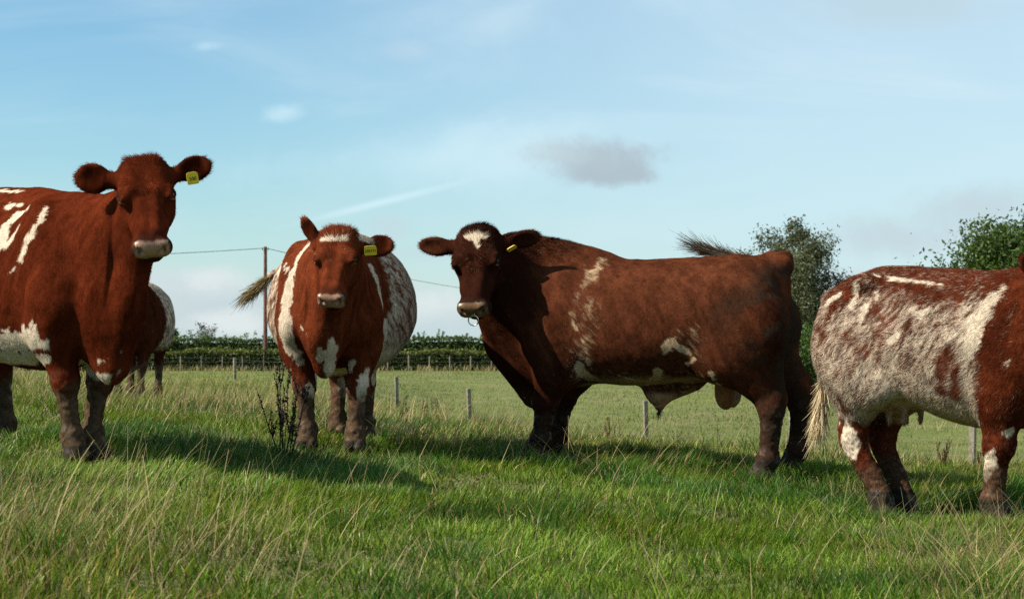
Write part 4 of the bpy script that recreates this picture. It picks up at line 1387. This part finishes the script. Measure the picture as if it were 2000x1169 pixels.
# ---- 2: broad roan cow facing the camera
def cow_front():
    hd = (-.02, -1)
    an = Animal('cow', 'broad red roan cow facing the camera head-on with a white bar across her forehead', 'cow', (-1.115, 11.35, -.600), hd, 'cattle in the field')
    fd = Field((-1.15, -.62, -.12), (1.75, .62, 1.75), .0095)
    st = [(-.95, 1.22, 1.02, .08, 1.10, 0, 2, 2), (-.90, 1.30, .85, .18, 1.05, 0, 2, 2), (-.78, 1.36, .70, .30, 1.02, 0, 2, 2), (-.5, 1.41, .58, .40, .96, 0, 1.9, 2.1),
          (-.2, 1.41, .48, .485, .92, 0, 1.8, 2.2), (.1, 1.40, .47, .475, .90, 0, 1.8, 2.2), (.35, 1.38, .50, .33, .92, 0, 1.8, 2.2), (.52, 1.37, .54, .25, .95, 0, 1.8, 2.0),
          (.68, 1.34, .56, .21, .95, 0, 1.9, 2.0), (.80, 1.28, .58, .16, .90, 0, 2, 2.1), (.92, 1.18, .62, .14, .90, 0, 2, 2), (.97, 1.05, .75, .05, .90, 0, 2, 2)]
    common_body(fd, an, st, (.56, .205), ((.64, .165), (.60, -.135)), (-.62, .22), ((-.62, .10), (-.48, -.08)), 1.10, ((-.13, 0), (-.13, 0)), 1.0, 1.0, 1.08)
    H = Head(an.to_local((-1.01, 10.13, .715)), an.dir_local((-.035, -.30, -.44)), an.dir_local((-.06, -.75, .5)), .96, 1.10)
    side = (0, 1, 0)
    b = H.p(.09, 0, -.17)
    m = b*.5 + np.array([.60, 0, 1.02])*.5 + np.array([0, 0, -.02])
    fd.cap((.60, 0, 1.04), m, .27, .19, .14, side, .78)
    fd.cap(m, b, .19, .125, .10, side, .85)
    fd.cap((.86, 0, .76), H.p(.16, 0, -.22), .19, .085, .14, side, .62)
    fd.cap((.84, .0, .545), (.90, 0, .72), .095, .12, .07, side, .72)
    # tail swung out to the right flank
    tl = [an.to_local(p) for p in ((-1.05, 12.28, .70), (-1.30, 12.30, .67), (-1.58, 12.25, .603), (-1.69, 12.2, .545))]
    fd.chain([(tl[0], .045), (tl[1], .036), (tl[2], .030), (tl[3], .026)], .03)
    add_head(fd, H)
    E = [add_ear(fd, H, 1, (-.02, .98, .02), (.35, .15, .92), .18, .070), add_ear(fd, H, -1, (-.62, -.50, .45), (.35, -.65, .60), .175, .058)]
    def roan(P, N):
        r = .46 + .5*sstep(.72, .52, P[:, 2])
        r = r*sstep(.36, .28, P[:, 0] - .10*(1.0 - P[:, 2])) * sstep(.42, .50, P[:, 2])
        return r
    paint = coat(H, 23, strokes=COW2_WHITE, roan=roan, mud_top=.36, face=[[(.078, -.070, .0, .015), (.072, -.03, .012, .017), (.078, .012, .012, .009), (.072, .045, .008, .017), (.076, .060, 0, .012)]],
                 brown=np.array([.106, .0235, .0092]))
    make_body(an, fd, H, paint, 220000, .021, .0026, 2, E,
              [(H.p(.0, 0, -.02), .13, .040, .5), (H.p(-.1, 0, -.1), .16, .03, .4)])
    add_eyes(an, H)
    e = E[0]
    add_tag(an, e['b'] + e['D']*.075 + H.d(.062, 0, .035), an.dir_local((1, .1, .06)), an.dir_local((0, -.3, 1)), .072, .056, '200771')
    sw = [an.to_local(p) for p in ((-1.63, 12.22, .58), (-1.72, 12.2, .52), (-1.80, 12.17, .45), (-1.86, 12.15, .395))]
    add_switch(an, sw, 1000, .036, np.array([.34, .27, .14]), np.array([.13, .085, .030]), 3, .0045, .022, .02)


# ---- 3: the bull
def bull_animal():
    hd = (-.949, .316)
    an = Animal('bull', 'dark red bull with nose ring and white forehead blaze, standing side on, head turned', 'bull', (1.01, 11.69, -.745), hd, 'cattle in the field')
    fd = Field((-1.20, -.62, -.15), (1.75, 1.15, 2.0), .0095)
    st = [(-.845, 1.24, 1.04, .06, 1.12, 0, 2, 2), (-.82, 1.31, .80, .18, 1.05, 0, 2, 2), (-.73, 1.375, .66, .28, 1.02, 0, 2, 2), (-.52, 1.405, .60, .36, 1.0, 0, 2.1, 2.1),
          (-.3, 1.39, .57, .385, .97, 0, 2, 2.2), (.0, 1.375, .53, .415, .94, 0, 1.9, 2.3), (.25, 1.385, .53, .41, .94, 0, 1.9, 2.3), (.45, 1.425, .54, .385, .96, 0, 1.8, 2.2),
          (.65, 1.455, .50, .36, .98, 0, 1.8, 2.1), (.82, 1.49, .45, .31, .98, 0, 1.8, 2.1), (.98, 1.49, .50, .24, 1.02, 0, 1.9, 2), (1.10, 1.45, .66, .16, 1.08, 0, 2, 2), (1.16, 1.30, .86, .06, 1.1, 0, 2, 2)]
    common_body(fd, an, st, (.66, .24), ((.80, .185), (.80, -.20)), (-.575, .215), ((-.745, .185), (-.87, -.20)), 1.22, ((-.05, 0), (-.07, 0)), 1.0, 1.0, 1.12)
    poll = an.to_local((-.235, 11.60, .825)); 
    H = Head(poll, an.dir_local((-.045, -.30, -.50)), an.dir_local((-.22, -.75, .42)), 1.22, 1.12)
    side = unit(an.dir_local((.9, -.4, 0)))
    b = H.p(.08, 0, -.17)
    fd.cap((.80, .0, 1.10), (1.02, .04, 1.20), .35, .30, .16, (0, 1, 0), .72)
    fd.cap((1.02, .04, 1.20), b, .295, .175, .12)
    fd.cap((.50, 0, 1.255), (1.04, .03, 1.37), .17, .175, .14, (0, 1, 0), .8)
    fd.cap((1.00, .02, .90), H.p(.17, 0, -.22), .24, .10, .14, (0, 1, 0), .7)
    fd.cap((.89, 0, .475), (1.08, 0, .82), .11, .17, .10, (0, 1, 0), .6)
    # sheath and scrotum
    fd.cap((-.20, 0, .58), (.02, 0, .50), .09, .10, .08)
    fd.cap((.0, 0, .52), (.015, 0, .43), .085, .036, .06)
    fd.cap((.015, 0, .44), (.018, 0, .385), .032, .030, .02)
    fd.ell((-.445, .08, .50), (.07, .075, .125), .04)
    fd.ell((-.47, -.02, .50), (.065, .075, .115), .03)
    # tail lifted over the rump towards the far side
    tl = [(-.74, 0, 1.28), (-.805, -.02, 1.32), (-.80, -.10, 1.36), (-.70, -.20, 1.38), (-.48, -.27, 1.375)]
    fd.chain([(tl[0], .07), (tl[1], .058), (tl[2], .048), (tl[3], .034), (tl[4], .024)], .07)
    add_head(fd, H, 1.25, 1.1)
    E = [add_ear(fd, H, 1, (-.10, .97, .12), (.75, .20, .40), .185, .052), add_ear(fd, H, -1, (-.10, -.97, .10), (.55, -.3, .75), .195, .054)]
    def roan(P, N):
        r = .30*sstep(.72, .58, P[:, 2])*sstep(-.45, -.30, P[:, 0])*sstep(.55, .45, P[:, 0])
        r = np.maximum(r, .34*np.exp(-((P[:, 0] - .42 + .16*(P[:, 2] - 1.0))/.10)**2)*sstep(.45, .6, P[:, 2])*(P[:, 1] > 0)*sstep(1.25, 1.05, P[:, 2]))
        r = np.maximum(r, .50*stroke_mask(P, BULL_ROAN, .06, 91, .05))
        r = np.maximum(r, .30*np.exp(-((P[:, 0] + .27)/.13)**2 - ((P[:, 2] - .85)/.16)**2))
        return r
    def belly(P, N):
        return sstep(-.72, -.95, N[:, 2])*sstep(.64, .56, P[:, 2])*sstep(.40, .47, P[:, 2])*sstep(-.5, -.35, P[:, 0])*sstep(.62, .5, P[:, 0])*.8*sstep(.3, .6, fbm(P, 6.0, 88, 2))
    def dirt(P, N):
        return sstep(-.62, -.80, P[:, 0])*sstep(1.36, 1.26, P[:, 2])*.9 + .55*np.exp(-((P[:, 0] + .62)/.22)**2 - ((P[:, 2] - .98)/.24)**2)
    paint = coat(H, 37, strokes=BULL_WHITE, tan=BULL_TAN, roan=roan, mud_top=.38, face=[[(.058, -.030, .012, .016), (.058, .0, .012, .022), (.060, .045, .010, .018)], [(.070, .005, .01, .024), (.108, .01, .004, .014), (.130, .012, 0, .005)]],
                 brown=np.array([.078, .0240, .0115]), dark=BULL_DARK, deep_head=.85, belly=belly, dirt=dirt, mud_col=np.array([.034, .022, .015]), mud_amt=.8, pad_col=(.16, .09, .045), white=np.array([.50, .36, .22]),  # leg mud darkened too, holding the front legs' shade in its colour
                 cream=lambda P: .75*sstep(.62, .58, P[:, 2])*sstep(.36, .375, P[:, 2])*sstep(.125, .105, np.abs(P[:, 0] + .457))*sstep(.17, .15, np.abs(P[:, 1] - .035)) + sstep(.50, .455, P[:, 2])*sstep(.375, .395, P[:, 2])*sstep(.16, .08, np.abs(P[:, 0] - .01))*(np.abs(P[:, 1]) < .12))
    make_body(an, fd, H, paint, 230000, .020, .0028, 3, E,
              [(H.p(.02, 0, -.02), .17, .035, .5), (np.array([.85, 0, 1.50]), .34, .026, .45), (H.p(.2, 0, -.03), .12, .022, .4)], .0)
    add_eyes(an, H)
    e = E[0]
    add_tag(an, e['b'] + e['D']*.075 + H.d(.062, 0, .01), an.dir_local((.8, -.2, .45)), an.dir_local((.25, -.8, .6)), .066, .042, '')
    # nose ring
    c = H.p(.520, 0, -.105); n1 = H.L; n2 = unit(H.d(.75, 0, -.66))
    V = []; F = []
    for i in range(36):
        a = 2*math.pi*i/36
        rd = n1*math.cos(a) + n2*math.sin(a)
        for j in range(8):
            t = 2*math.pi*j/8
            V.append(c + rd*(.034 + .0042*math.cos(t)) + np.cross(n1, n2)*.0042*math.sin(t))
            F.append((i*8 + j, ((i+1) % 36)*8 + j, ((i+1) % 36)*8 + (j+1) % 8, i*8 + (j+1) % 8))
    me = new_mesh('nose_ring', V, F); smooth(me)
    link('nose_ring', me, M_RING, an.root)
    sw = [(-.60, -.24, 1.385), (-.44, -.28, 1.395), (-.30, -.30, 1.425), (-.16, -.31, 1.475)]
    add_switch(an, sw, 800, .040, np.array([.14, .105, .070]), np.array([.022, .015, .010]), 5, .0045, .035, .0)
    add_switch(an, [(.018, 0, .40), (.02, 0, .36), (.02, 0, .33)], 40, .022, np.array([.03, .02, .015]), np.array([.02, .012, .01]), 6, .005, .02, .01, 'sheath_hair')


# ---- 4: roan cow on the right
def cow_right():
    hd = (.675, -.738)
    an = Animal('cow', 'shaggy red and white roan cow on the right, her head outside the picture', 'cow', (2.545, 9.95, -.865), hd, 'cattle in the field')
    fd = Field((-1.15, -.95, -.15), (1.75, .62, 1.8), .009)
    st = [(-.855, 1.18, .92, .06, 1.05, 0, 2, 2), (-.83, 1.25, .78, .15, 1.05, 0, 2.2, 2.2), (-.73, 1.325, .70, .23, 1.05, 0, 2.1, 2.2), (-.5, 1.39, .72, .30, 1.02, 0, 1.7, 2.1),
          (-.3, 1.375, .60, .375, .98, 0, 1.8, 2.2),
          (-.05, 1.35, .49, .41, .92, 0, 1.9, 2.2), (.2, 1.335, .44, .38, .88, 0, 1.8, 2.2), (.42, 1.33, .45, .33, .92, 0, 1.8, 2.2),
          (.60, 1.33, .46, .28, .92, 0, 1.9, 2.2), (.75, 1.27, .48, .22, .90, 0, 2, 2.1), (.85, 1.18, .58, .14, .90, 0, 2, 2), (.90, 1.05, .72, .05, .90, 0, 2, 2)]
    common_body(fd, an, st, (.46, .20), ((.46, .16), (.34, -.17)), (-.555, .205), ((-.41, .06), (-.42, -.15)), 1.16, ((-.34, .02), (-.36, -.02)), 1.0, 1.0, 1.15)
    H = Head(np.array([.92, -.33, 1.335]), np.array([.44, -.26, -.34]), np.array([.5, -.2, .8]), .98, 1.1)
    side = (0, 1, 0)
    b = H.p(.09, 0, -.17)
    m = b*.5 + np.array([.60, 0, 1.02])*.5
    fd.cap((.50, 0, 1.02), m, .25, .185, .14, side, .74)
    fd.cap(m, b, .185, .125, .10, side, .8)
    fd.cap((.74, 0, .74), H.p(.16, 0, -.22), .18, .085, .14, side, .6)
    fd.cap((.76, 0, .50), (.84, 0, .70), .11, .13, .08, side, .65)
    # hook and pin bones, udder with teats
    for e in (1, -1):
        fd.ell((-.46, e*.235, 1.275), (.085, .07, .05), .08)
        fd.ell((-.79, e*.12, 1.19), (.055, .055, .055), .06)
        fd.ell((-.27, e*.375, 1.16), (.13, .07, .11), .10, None, 'sub')
    fd.ell((-.40, 0, .62), (.16, .15, .12), .07)
    for (tx, ty) in ((-.30, -.08), (-.40, -.09), (-.30, .08), (-.40, .08)):
        fd.cap((tx, ty, .55), (tx, ty, .47), .020, .015, .02)
    tl = [(-.80, 0, 1.22), (-.90, 0, 1.13), (-.935, .0, .90), (-.95, 0, .68)]
    fd.chain([(tl[0], .06), (tl[1], .048), (tl[2], .032), (tl[3], .024)], .03)
    add_head(fd, H)
    E = [add_ear(fd, H, 1, (-.1, .98, .05), (.5, .1, .8), .18, .068), add_ear(fd, H, -1, (-.35, -.85, .35), (.5, -.1, .8), .18, .068)]
    def roan(P, N):
        r = .40 + .18*sstep(.95, .62, P[:, 2]) - .24*sstep(1.08, 1.28, P[:, 2]) + .30*(fbm(P, 5.0, 71, 2) - .5)
        lim = .40 - .12*(1.0 - P[:, 2])
        return r*sstep(lim + .02, lim - .06, P[:, 0])*sstep(.42, .52, P[:, 2] + .25*sstep(-.2, -.4, P[:, 0])*0)
    def belly(P, N):
        return sstep(-.45, -.8, N[:, 2])*sstep(.66, .58, P[:, 2])*sstep(.38, .42, P[:, 2])*sstep(.40, .25, P[:, 0])*.85
    paint = coat(H, 53, strokes=COW4_WHITE, red=COW4_RED, roan=roan, mud_top=.24, brown=np.array([.078, .0170, .0070]), belly=belly, roan_dir=(-.55, 0, -.83), mud_amt=.75,
                 cream=lambda P: .8*sstep(.60, .55, P[:, 2])*sstep(.44, .46, P[:, 2])*sstep(.15, .08, np.abs(P[:, 0] + .36))*(np.abs(P[:, 1]) < .13))
    make_body(an, fd, H, paint, 300000, .036, .0030, 4, E, [(H.p(-.05, 0, -.05), .25, .06, .5)])
    add_eyes(an, H)
    sw = [(-.94, 0, .78), (-.95, 0, .66), (-.965, .0, .52), (-1.0, .01, .38)]
    add_switch(an, sw, 900, .055, np.array([.60, .50, .36]), np.array([.46, .36, .22]), 7, .0042, .03, .02)


# ---- 5: the cow behind the first one
def cow_behind():
    hd = (.05, -1)
    px, py = -4.50, 20.9
    an = Animal('cow', 'dark red cow with a greyish roan flank standing half hidden behind the nearest cow', 'cow', (px, py, -.50), hd, 'cattle in the field')
    fd = Field((-1.15, -.6, -.2), (1.7, .6, 1.7), .015)
    st = [(-.93, 1.20, 1.02, .06, 1.10, 0, 2, 2), (-.88, 1.28, .86, .16, 1.08, 0, 2, 2), (-.78, 1.33, .70, .28, 1.02, 0, 2, 2), (-.5, 1.38, .58, .36, .98, 0, 1.9, 2.1),
          (-.2, 1.37, .48, .42, .93, 0, 1.8, 2.2), (.1, 1.36, .47, .41, .90, 0, 1.8, 2.2), (.35, 1.36, .48, .34, .92, 0, 1.8, 2.2), (.52, 1.36, .50, .30, .95, 0, 1.8, 2.2),
          (.68, 1.33, .50, .26, .93, 0, 1.9, 2.2), (.80, 1.26, .52, .21, .90, 0, 2, 2.1), (.92, 1.16, .62, .13, .90, 0, 2, 2), (.97, 1.05, .75, .05, .90, 0, 2, 2)]
    common_body(fd, an, st, (.56, .19), ((.58, .13), (.60, -.13)), (-.62, .20), ((-.60, .16), (-.55, -.17)), 1.04)
    H = Head(np.array([1.16, -.15, 1.30]), np.array([.32, -.05, -.40]), np.array([.7, 0, .5]), .96, 1.1)
    side = (0, 1, 0)
    b = H.p(.09, 0, -.17)
    fd.cap((.60, 0, 1.04), b, .26, .135, .14, side, .78)
    fd.cap((.86, 0, .76), H.p(.16, 0, -.22), .19, .085, .14, side, .62)
    fd.cap((.84, 0, .50), (.90, 0, .72), .10, .13, .08, side, .7)
    add_head(fd, H)
    E = [add_ear(fd, H, e, (-.1, e*.98, .05), (.5, .1, .8), .18, .066) for e in (1, -1)]
    def roan(P, N):
        return .5*sstep(.30, .18, P[:, 0])*sstep(.45, .6, P[:, 2])
    paint = coat(H, 61, strokes=[[(.80, .05, .46, .07), (.86, -.02, .56, .05)]], roan=roan, mud_top=.34, brown=np.array([.050, .0135, .0065]))
    make_body(an, fd, H, paint, 60000, .024, .0050, 5, E, [])
    add_eyes(an, H)


COWS = [cow_left, cow_front, bull_animal, cow_right, cow_behind]
for c in COWS:
    c()


# ------------------------------------------------------------------ grass
M_GRASS = foliage_mat('grass_blades', .38, .40, .14)
M_STRAW = foliage_mat('dry_straw', .25, .6, .2)
M_LEAF = foliage_mat('leaves', .30, .5, .25)


def ribbons(base, head, up_len, width, bend, rng, segs=3, lean=None, tipw=.12):
    """blades as narrow ribbons: base (n,3), head = horizontal lean direction (n,2), bend = how far the tip leans out per length"""
    n = len(base)
    K = segs + 1
    t = np.linspace(0, 1, K)
    rows = np.zeros((n, K, 3))
    a0 = (lean if lean is not None else .15*np.ones(n))
    ang = a0[:, None] + bend[:, None]*t[None, :]       # angle from upright along the blade
    step = up_len[:, None]/segs
    dx = np.sin(ang)*step; dz = np.cos(ang)*step
    cx = np.concatenate([np.zeros((n, 1)), np.cumsum(dx[:, :-1], 1)], 1)
    cz = np.concatenate([np.zeros((n, 1)), np.cumsum(dz[:, :-1], 1)], 1)
    rows[:, :, 0] = base[:, 0:1] + head[:, 0:1]*cx
    rows[:, :, 1] = base[:, 1:2] + head[:, 1:2]*cx
    rows[:, :, 2] = base[:, 2:3] + cz
    face = rng.random(n)*2*math.pi
    s = np.stack([np.cos(face), np.sin(face)*.6, np.zeros(n)], 1)
    wk = np.interp(t, [0, .4, 1], [.8, 1.0, tipw])
    A = rows - s[:, None, :]*(width[:, None]*wk[None, :]*.5)[..., None]
    B = rows + s[:, None, :]*(width[:, None]*wk[None, :]*.5)[..., None]
    V = np.stack([A, B], 2).reshape(-1, 3)
    b0 = (np.arange(n)*K*2)[:, None] + (np.arange(segs)*2)[None, :]
    Q = np.stack([b0, b0 + 1, b0 + 3, b0 + 2], 2).reshape(-1, 4)
    return V, Q, K*2


def scatter(rng, n, d0, d1, margin=1.3, power=1.0):
    """points in the wedge in front of the photographer, evenly spread over the ground"""
    D = np.sqrt(d0*d0 + rng.random(int(n))*(d1*d1 - d0*d0)) if power == 1 else d0*(d1/d0)**rng.random(int(n))
    w = .305*D + margin
    x = (rng.random(int(n))*2 - 1)*w
    return x, D


def xy0(x, y):
    return np.stack([x, y, np.zeros(len(x))], 1)


def lush(x, y):
    return sstep(.48, .66, fbm(xy0(x, y), .85, 301, 3))


def dryness(x, y):
    base = sstep(.50, .68, fbm(xy0(x, y), .7, 401, 3))
    crest = sstep(10.8, 13.5, y + 1.2*(fbm(xy0(x, y), .6, 405, 2) - .5)*2)*(1 - sstep(22, 30, y))
    left = sstep(-.4, -1.8, x + .25*(y - 5))*(1 - sstep(6.5, 9.0, y))
    right = .6*sstep(1.0, 2.0, x)*(1 - sstep(6.5, 9.0, y))
    return np.clip(.30*base + .55*crest + .45*left + right*.5, 0, 1)


GREEN = np.array([.076, .158, .0130])
YELLOW = np.array([.142, .188, .024])
LUSH = np.array([.030, .098, .0160])
STRAW = np.array([.40, .315, .155])
BROWNISH = np.array([.150, .105, .045])


def turf(rng, n, d0, d1, w0, h0, segs, margin=1.3, power=1.0):
    x, y = scatter(rng, n, d0, d1, margin, power)
    n = len(x)
    lu = lush(x, y); dr = dryness(x, y)
    tuft = fbm(xy0(x, y), 3.6, 501, 2)
    tuft = sstep(.30, .72, fbm(xy0(x, y), 4.2, 501, 3))
    h = h0*(.40 + .85*rng.random(n))*(.35 + .95*tuft + .70*lu + .5*dr)
    z = terrain(x, y) - .01
    ang = rng.random(n)*2*math.pi
    wind = vnoise(xy0(x, y), 1.1, 601)*2*math.pi
    hx = np.cos(ang)*.8 + np.cos(wind)*.8 + .55; hy = np.sin(ang)*.8 + np.sin(wind)*.7
    nn = np.hypot(hx, hy) + 1e-6
    V, Q, k = ribbons(np.stack([x, y, z], 1), np.stack([hx/nn, hy/nn], 1), h, w0*(.6 + .8*rng.random(n)), .35 + 1.15*rng.random(n), rng, segs, .05 + .35*rng.random(n))
    r = rng.random((n, 1))
    c = GREEN*(1 - r) + YELLOW*r
    c = c*(1 - .75*lu[:, None]) + LUSH*.75*lu[:, None]
    isdry = rng.random(n) < (.05 + .42*dr)
    dcol = STRAW*(.5 + .6*rng.random((n, 1)))
    r2 = rng.random((n, 1)) < .35
    dcol = np.where(r2, BROWNISH*(.6 + .8*rng.random((n, 1))), dcol)
    c = np.where(isdry[:, None], dcol, c)
    c = c*(.50 + 1.0*rng.random((n, 1))**1.2)*(.62 + .55*tuft)[:, None]
    big = .75 + .5*fbm(xy0(x, y), .5, 701, 2)
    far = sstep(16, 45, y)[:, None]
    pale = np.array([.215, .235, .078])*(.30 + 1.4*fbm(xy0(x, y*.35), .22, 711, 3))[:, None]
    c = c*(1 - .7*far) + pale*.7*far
    c = c*big[:, None]
    return V, Q, np.repeat(c*.96, k, axis=0)


def merge(parts):
    off = 0; VV = []; QQ = []; CC = []
    for V, Q, C in parts:
        VV.append(V); QQ.append(Q + off); CC.append(C); off += len(V)
    return np.concatenate(VV), np.concatenate(QQ), np.concatenate(CC)


def build_grass():
    rng = np.random.default_rng(2024)
    parts = [turf(rng, 150000, 3.6, 8.0, .0052, .062, 3, 1.6),
             turf(rng, 190000, 8.0, 13.5, .0062, .058, 3, 1.6),
             turf(rng, 60000, 13.5, 24, .009, .075, 2, 2.5),
             turf(rng, 60000, 24, 60, .020, .085, 2, 4),
             turf(rng, 70000, 60, 150, .05, .09, 1, 10, 2)]
    # tussocks of longer, darker grass that stand up out of the grazed turf
    for i in range(95):
        cx, cy = scatter(rng, 1, 4.2, 15, .6)
        m = int(rng.integers(60, 220)); rad = rng.uniform(.07, .22)
        q = np.abs(rng.normal(size=m))*rad; a = rng.random(m)*2*math.pi
        px, py = cx + q*np.cos(a), cy + q*np.sin(a)*.8
        hd = np.stack([np.cos(a) + .35, np.sin(a)], 1); hd /= np.linalg.norm(hd, axis=1, keepdims=True)
        V, Q, k = ribbons(np.stack([px, py, terrain(px, py) - .01], 1), hd, rng.uniform(.07, .15)*(.5 + .7*rng.random(m)), .0048*(.6 + .7*rng.random(m)), .3 + 1.1*rng.random(m), rng, 3, .1 + .5*rng.random(m))
        tone = rng.random()
        c = (LUSH*(1 - tone*.6) + GREEN*tone*.6)*(.7 + .6*rng.random((m, 1)))
        c = np.where(rng.random((m, 1)) < .12, STRAW*.7, c)
        parts.append((V, Q, np.repeat(c*.96, k, axis=0)))
    V, Q, C = merge(parts)
    me = new_mesh('grass', V, Q); set_color(me, C)
    link('grass', me, M_GRASS, kind='stuff')

    # long bleached stems, thickest in the near left corner, near right corner and along the crest
    def stems(x, y, ln, bend, lean, w, head):
        z = terrain(x, y) - .01
        n = len(x)
        V, Q, k = ribbons(np.stack([x, y, z], 1), head, ln, w, bend, rng, 5, lean, .35)
        c = STRAW*(.55 + .65*rng.random((n, 1)))
        g = rng.random((n, 1)) < .22
        c = np.where(g, np.array([.20, .19, .065])*(.7 + .5*rng.random((n, 1))), c)
        return V, Q, np.repeat(c*.78, k, axis=0)
    parts = []
    def cluster(px_x, y0, spread_x, spread_y, n, ln, dirx, jitter=.6, w=.0027, lean0=.45):
        n = int(n*1.5)
        x = px_x + rng.normal(size=n)*spread_x; y = y0 + rng.normal(size=n)*spread_y
        keep = y > 3.7
        x, y = x[keep], y[keep]; m = len(x)
        hd = np.stack([np.full(m, dirx) + rng.normal(size=m)*jitter, rng.normal(size=m)*.6], 1)
        hd = hd/np.linalg.norm(hd, axis=1, keepdims=True)
        parts.append(stems(x, y, ln*.95*(.4 + .8*rng.random(m)), .1 + 1.1*rng.random(m)**2, lean0*(.2 + 1.2*rng.random(m)), w*(.6 + .8*rng.random(m)), hd))
    cluster(-1.45, 5.1, .34, .50, 210, .36, .9, .8, .0028)
    cluster(-.85, 5.3, .30, .5, 90, .34, 1.1, .7, .0028)
    cluster(-1.8, 6.8, .40, .5, 50, .28, .6)
    cluster(-1.0, 7.6, .4, .5, 26, .28, 1.0)
    cluster(-.6, 9.2, .7, .4, 40, .34, 1.0)
    cluster(1.75, 6.1, .28, .35, 240, .36, .1, 1.0, .003, .7)
    cluster(1.1, 5.4, .5, .5, 36, .34, -.1, 1.0)
    cluster(2.0, 8.2, .6, .6, 35, .28, .5, .8)
    cluster(.9, 7.4, .7, .7, 22, .28, .5, .9)
    cluster(.30, 10.6, .35, .25, 90, .36, .3, 1.0, .003, .9)
    cluster(0.2, 5.2, .5, .6, 12, .32, .2, 1.0)
    for i in range(26):                         # loose bunches along the crest and behind the cattle
        cx = rng.uniform(-4.2, 4.6); cy = rng.uniform(11.6, 17)
        cluster(cx, cy, .35, .4, 42, .30, .4, .9, .0042, .5)
    for i in range(22):
        cx = rng.uniform(-9, 0); cy = rng.uniform(17, 30)
        cluster(cx, cy, .8, .8, 50, .45, .4, .9, .009, .35)
    for i in range(30):
        cx = rng.uniform(-22, 22); cy = rng.uniform(30, 60)
        cluster(cx, cy, 1.2, 1.0, 40, .5, .4, .9, .018, .35)
    for i in range(40):                         # rank growth at the foot of the hedge
        cx = rng.uniform(-45, 48); cy = rng.uniform(140.5, 143.2)
        cluster(cx, cy, 1.2, .5, 30, .55, .3, .9, .05, .3)
    for i in range(34):                         # flattened thatch
        cx, cy = scatter(rng, 1, 4.3, 13, .6)
        cluster(float(cx[0]), float(cy[0]), .14, .10, 45, .20, .5, 1.2, .0028, 1.9)
    x, y = scatter(rng, 420, 4, 12, 1.5)
    hd = np.stack([.7 + rng.normal(size=420)*.9, rng.normal(size=420)*.7], 1); hd /= np.linalg.norm(hd, axis=1, keepdims=True)
    parts.append(stems(x, y, .15*(.4 + .9*rng.random(420)), .1 + 1.2*rng.random(420)**2, .1 + .8*rng.random(420), .0019*(.7 + .6*rng.random(420)), hd))
    V, Q, C = merge(parts)
    me = new_mesh('dry_grass', V, Q); set_color(me, C)
    link('dry_grass', me, M_STRAW, kind='stuff')


build_grass()


build_background()


# ==END==
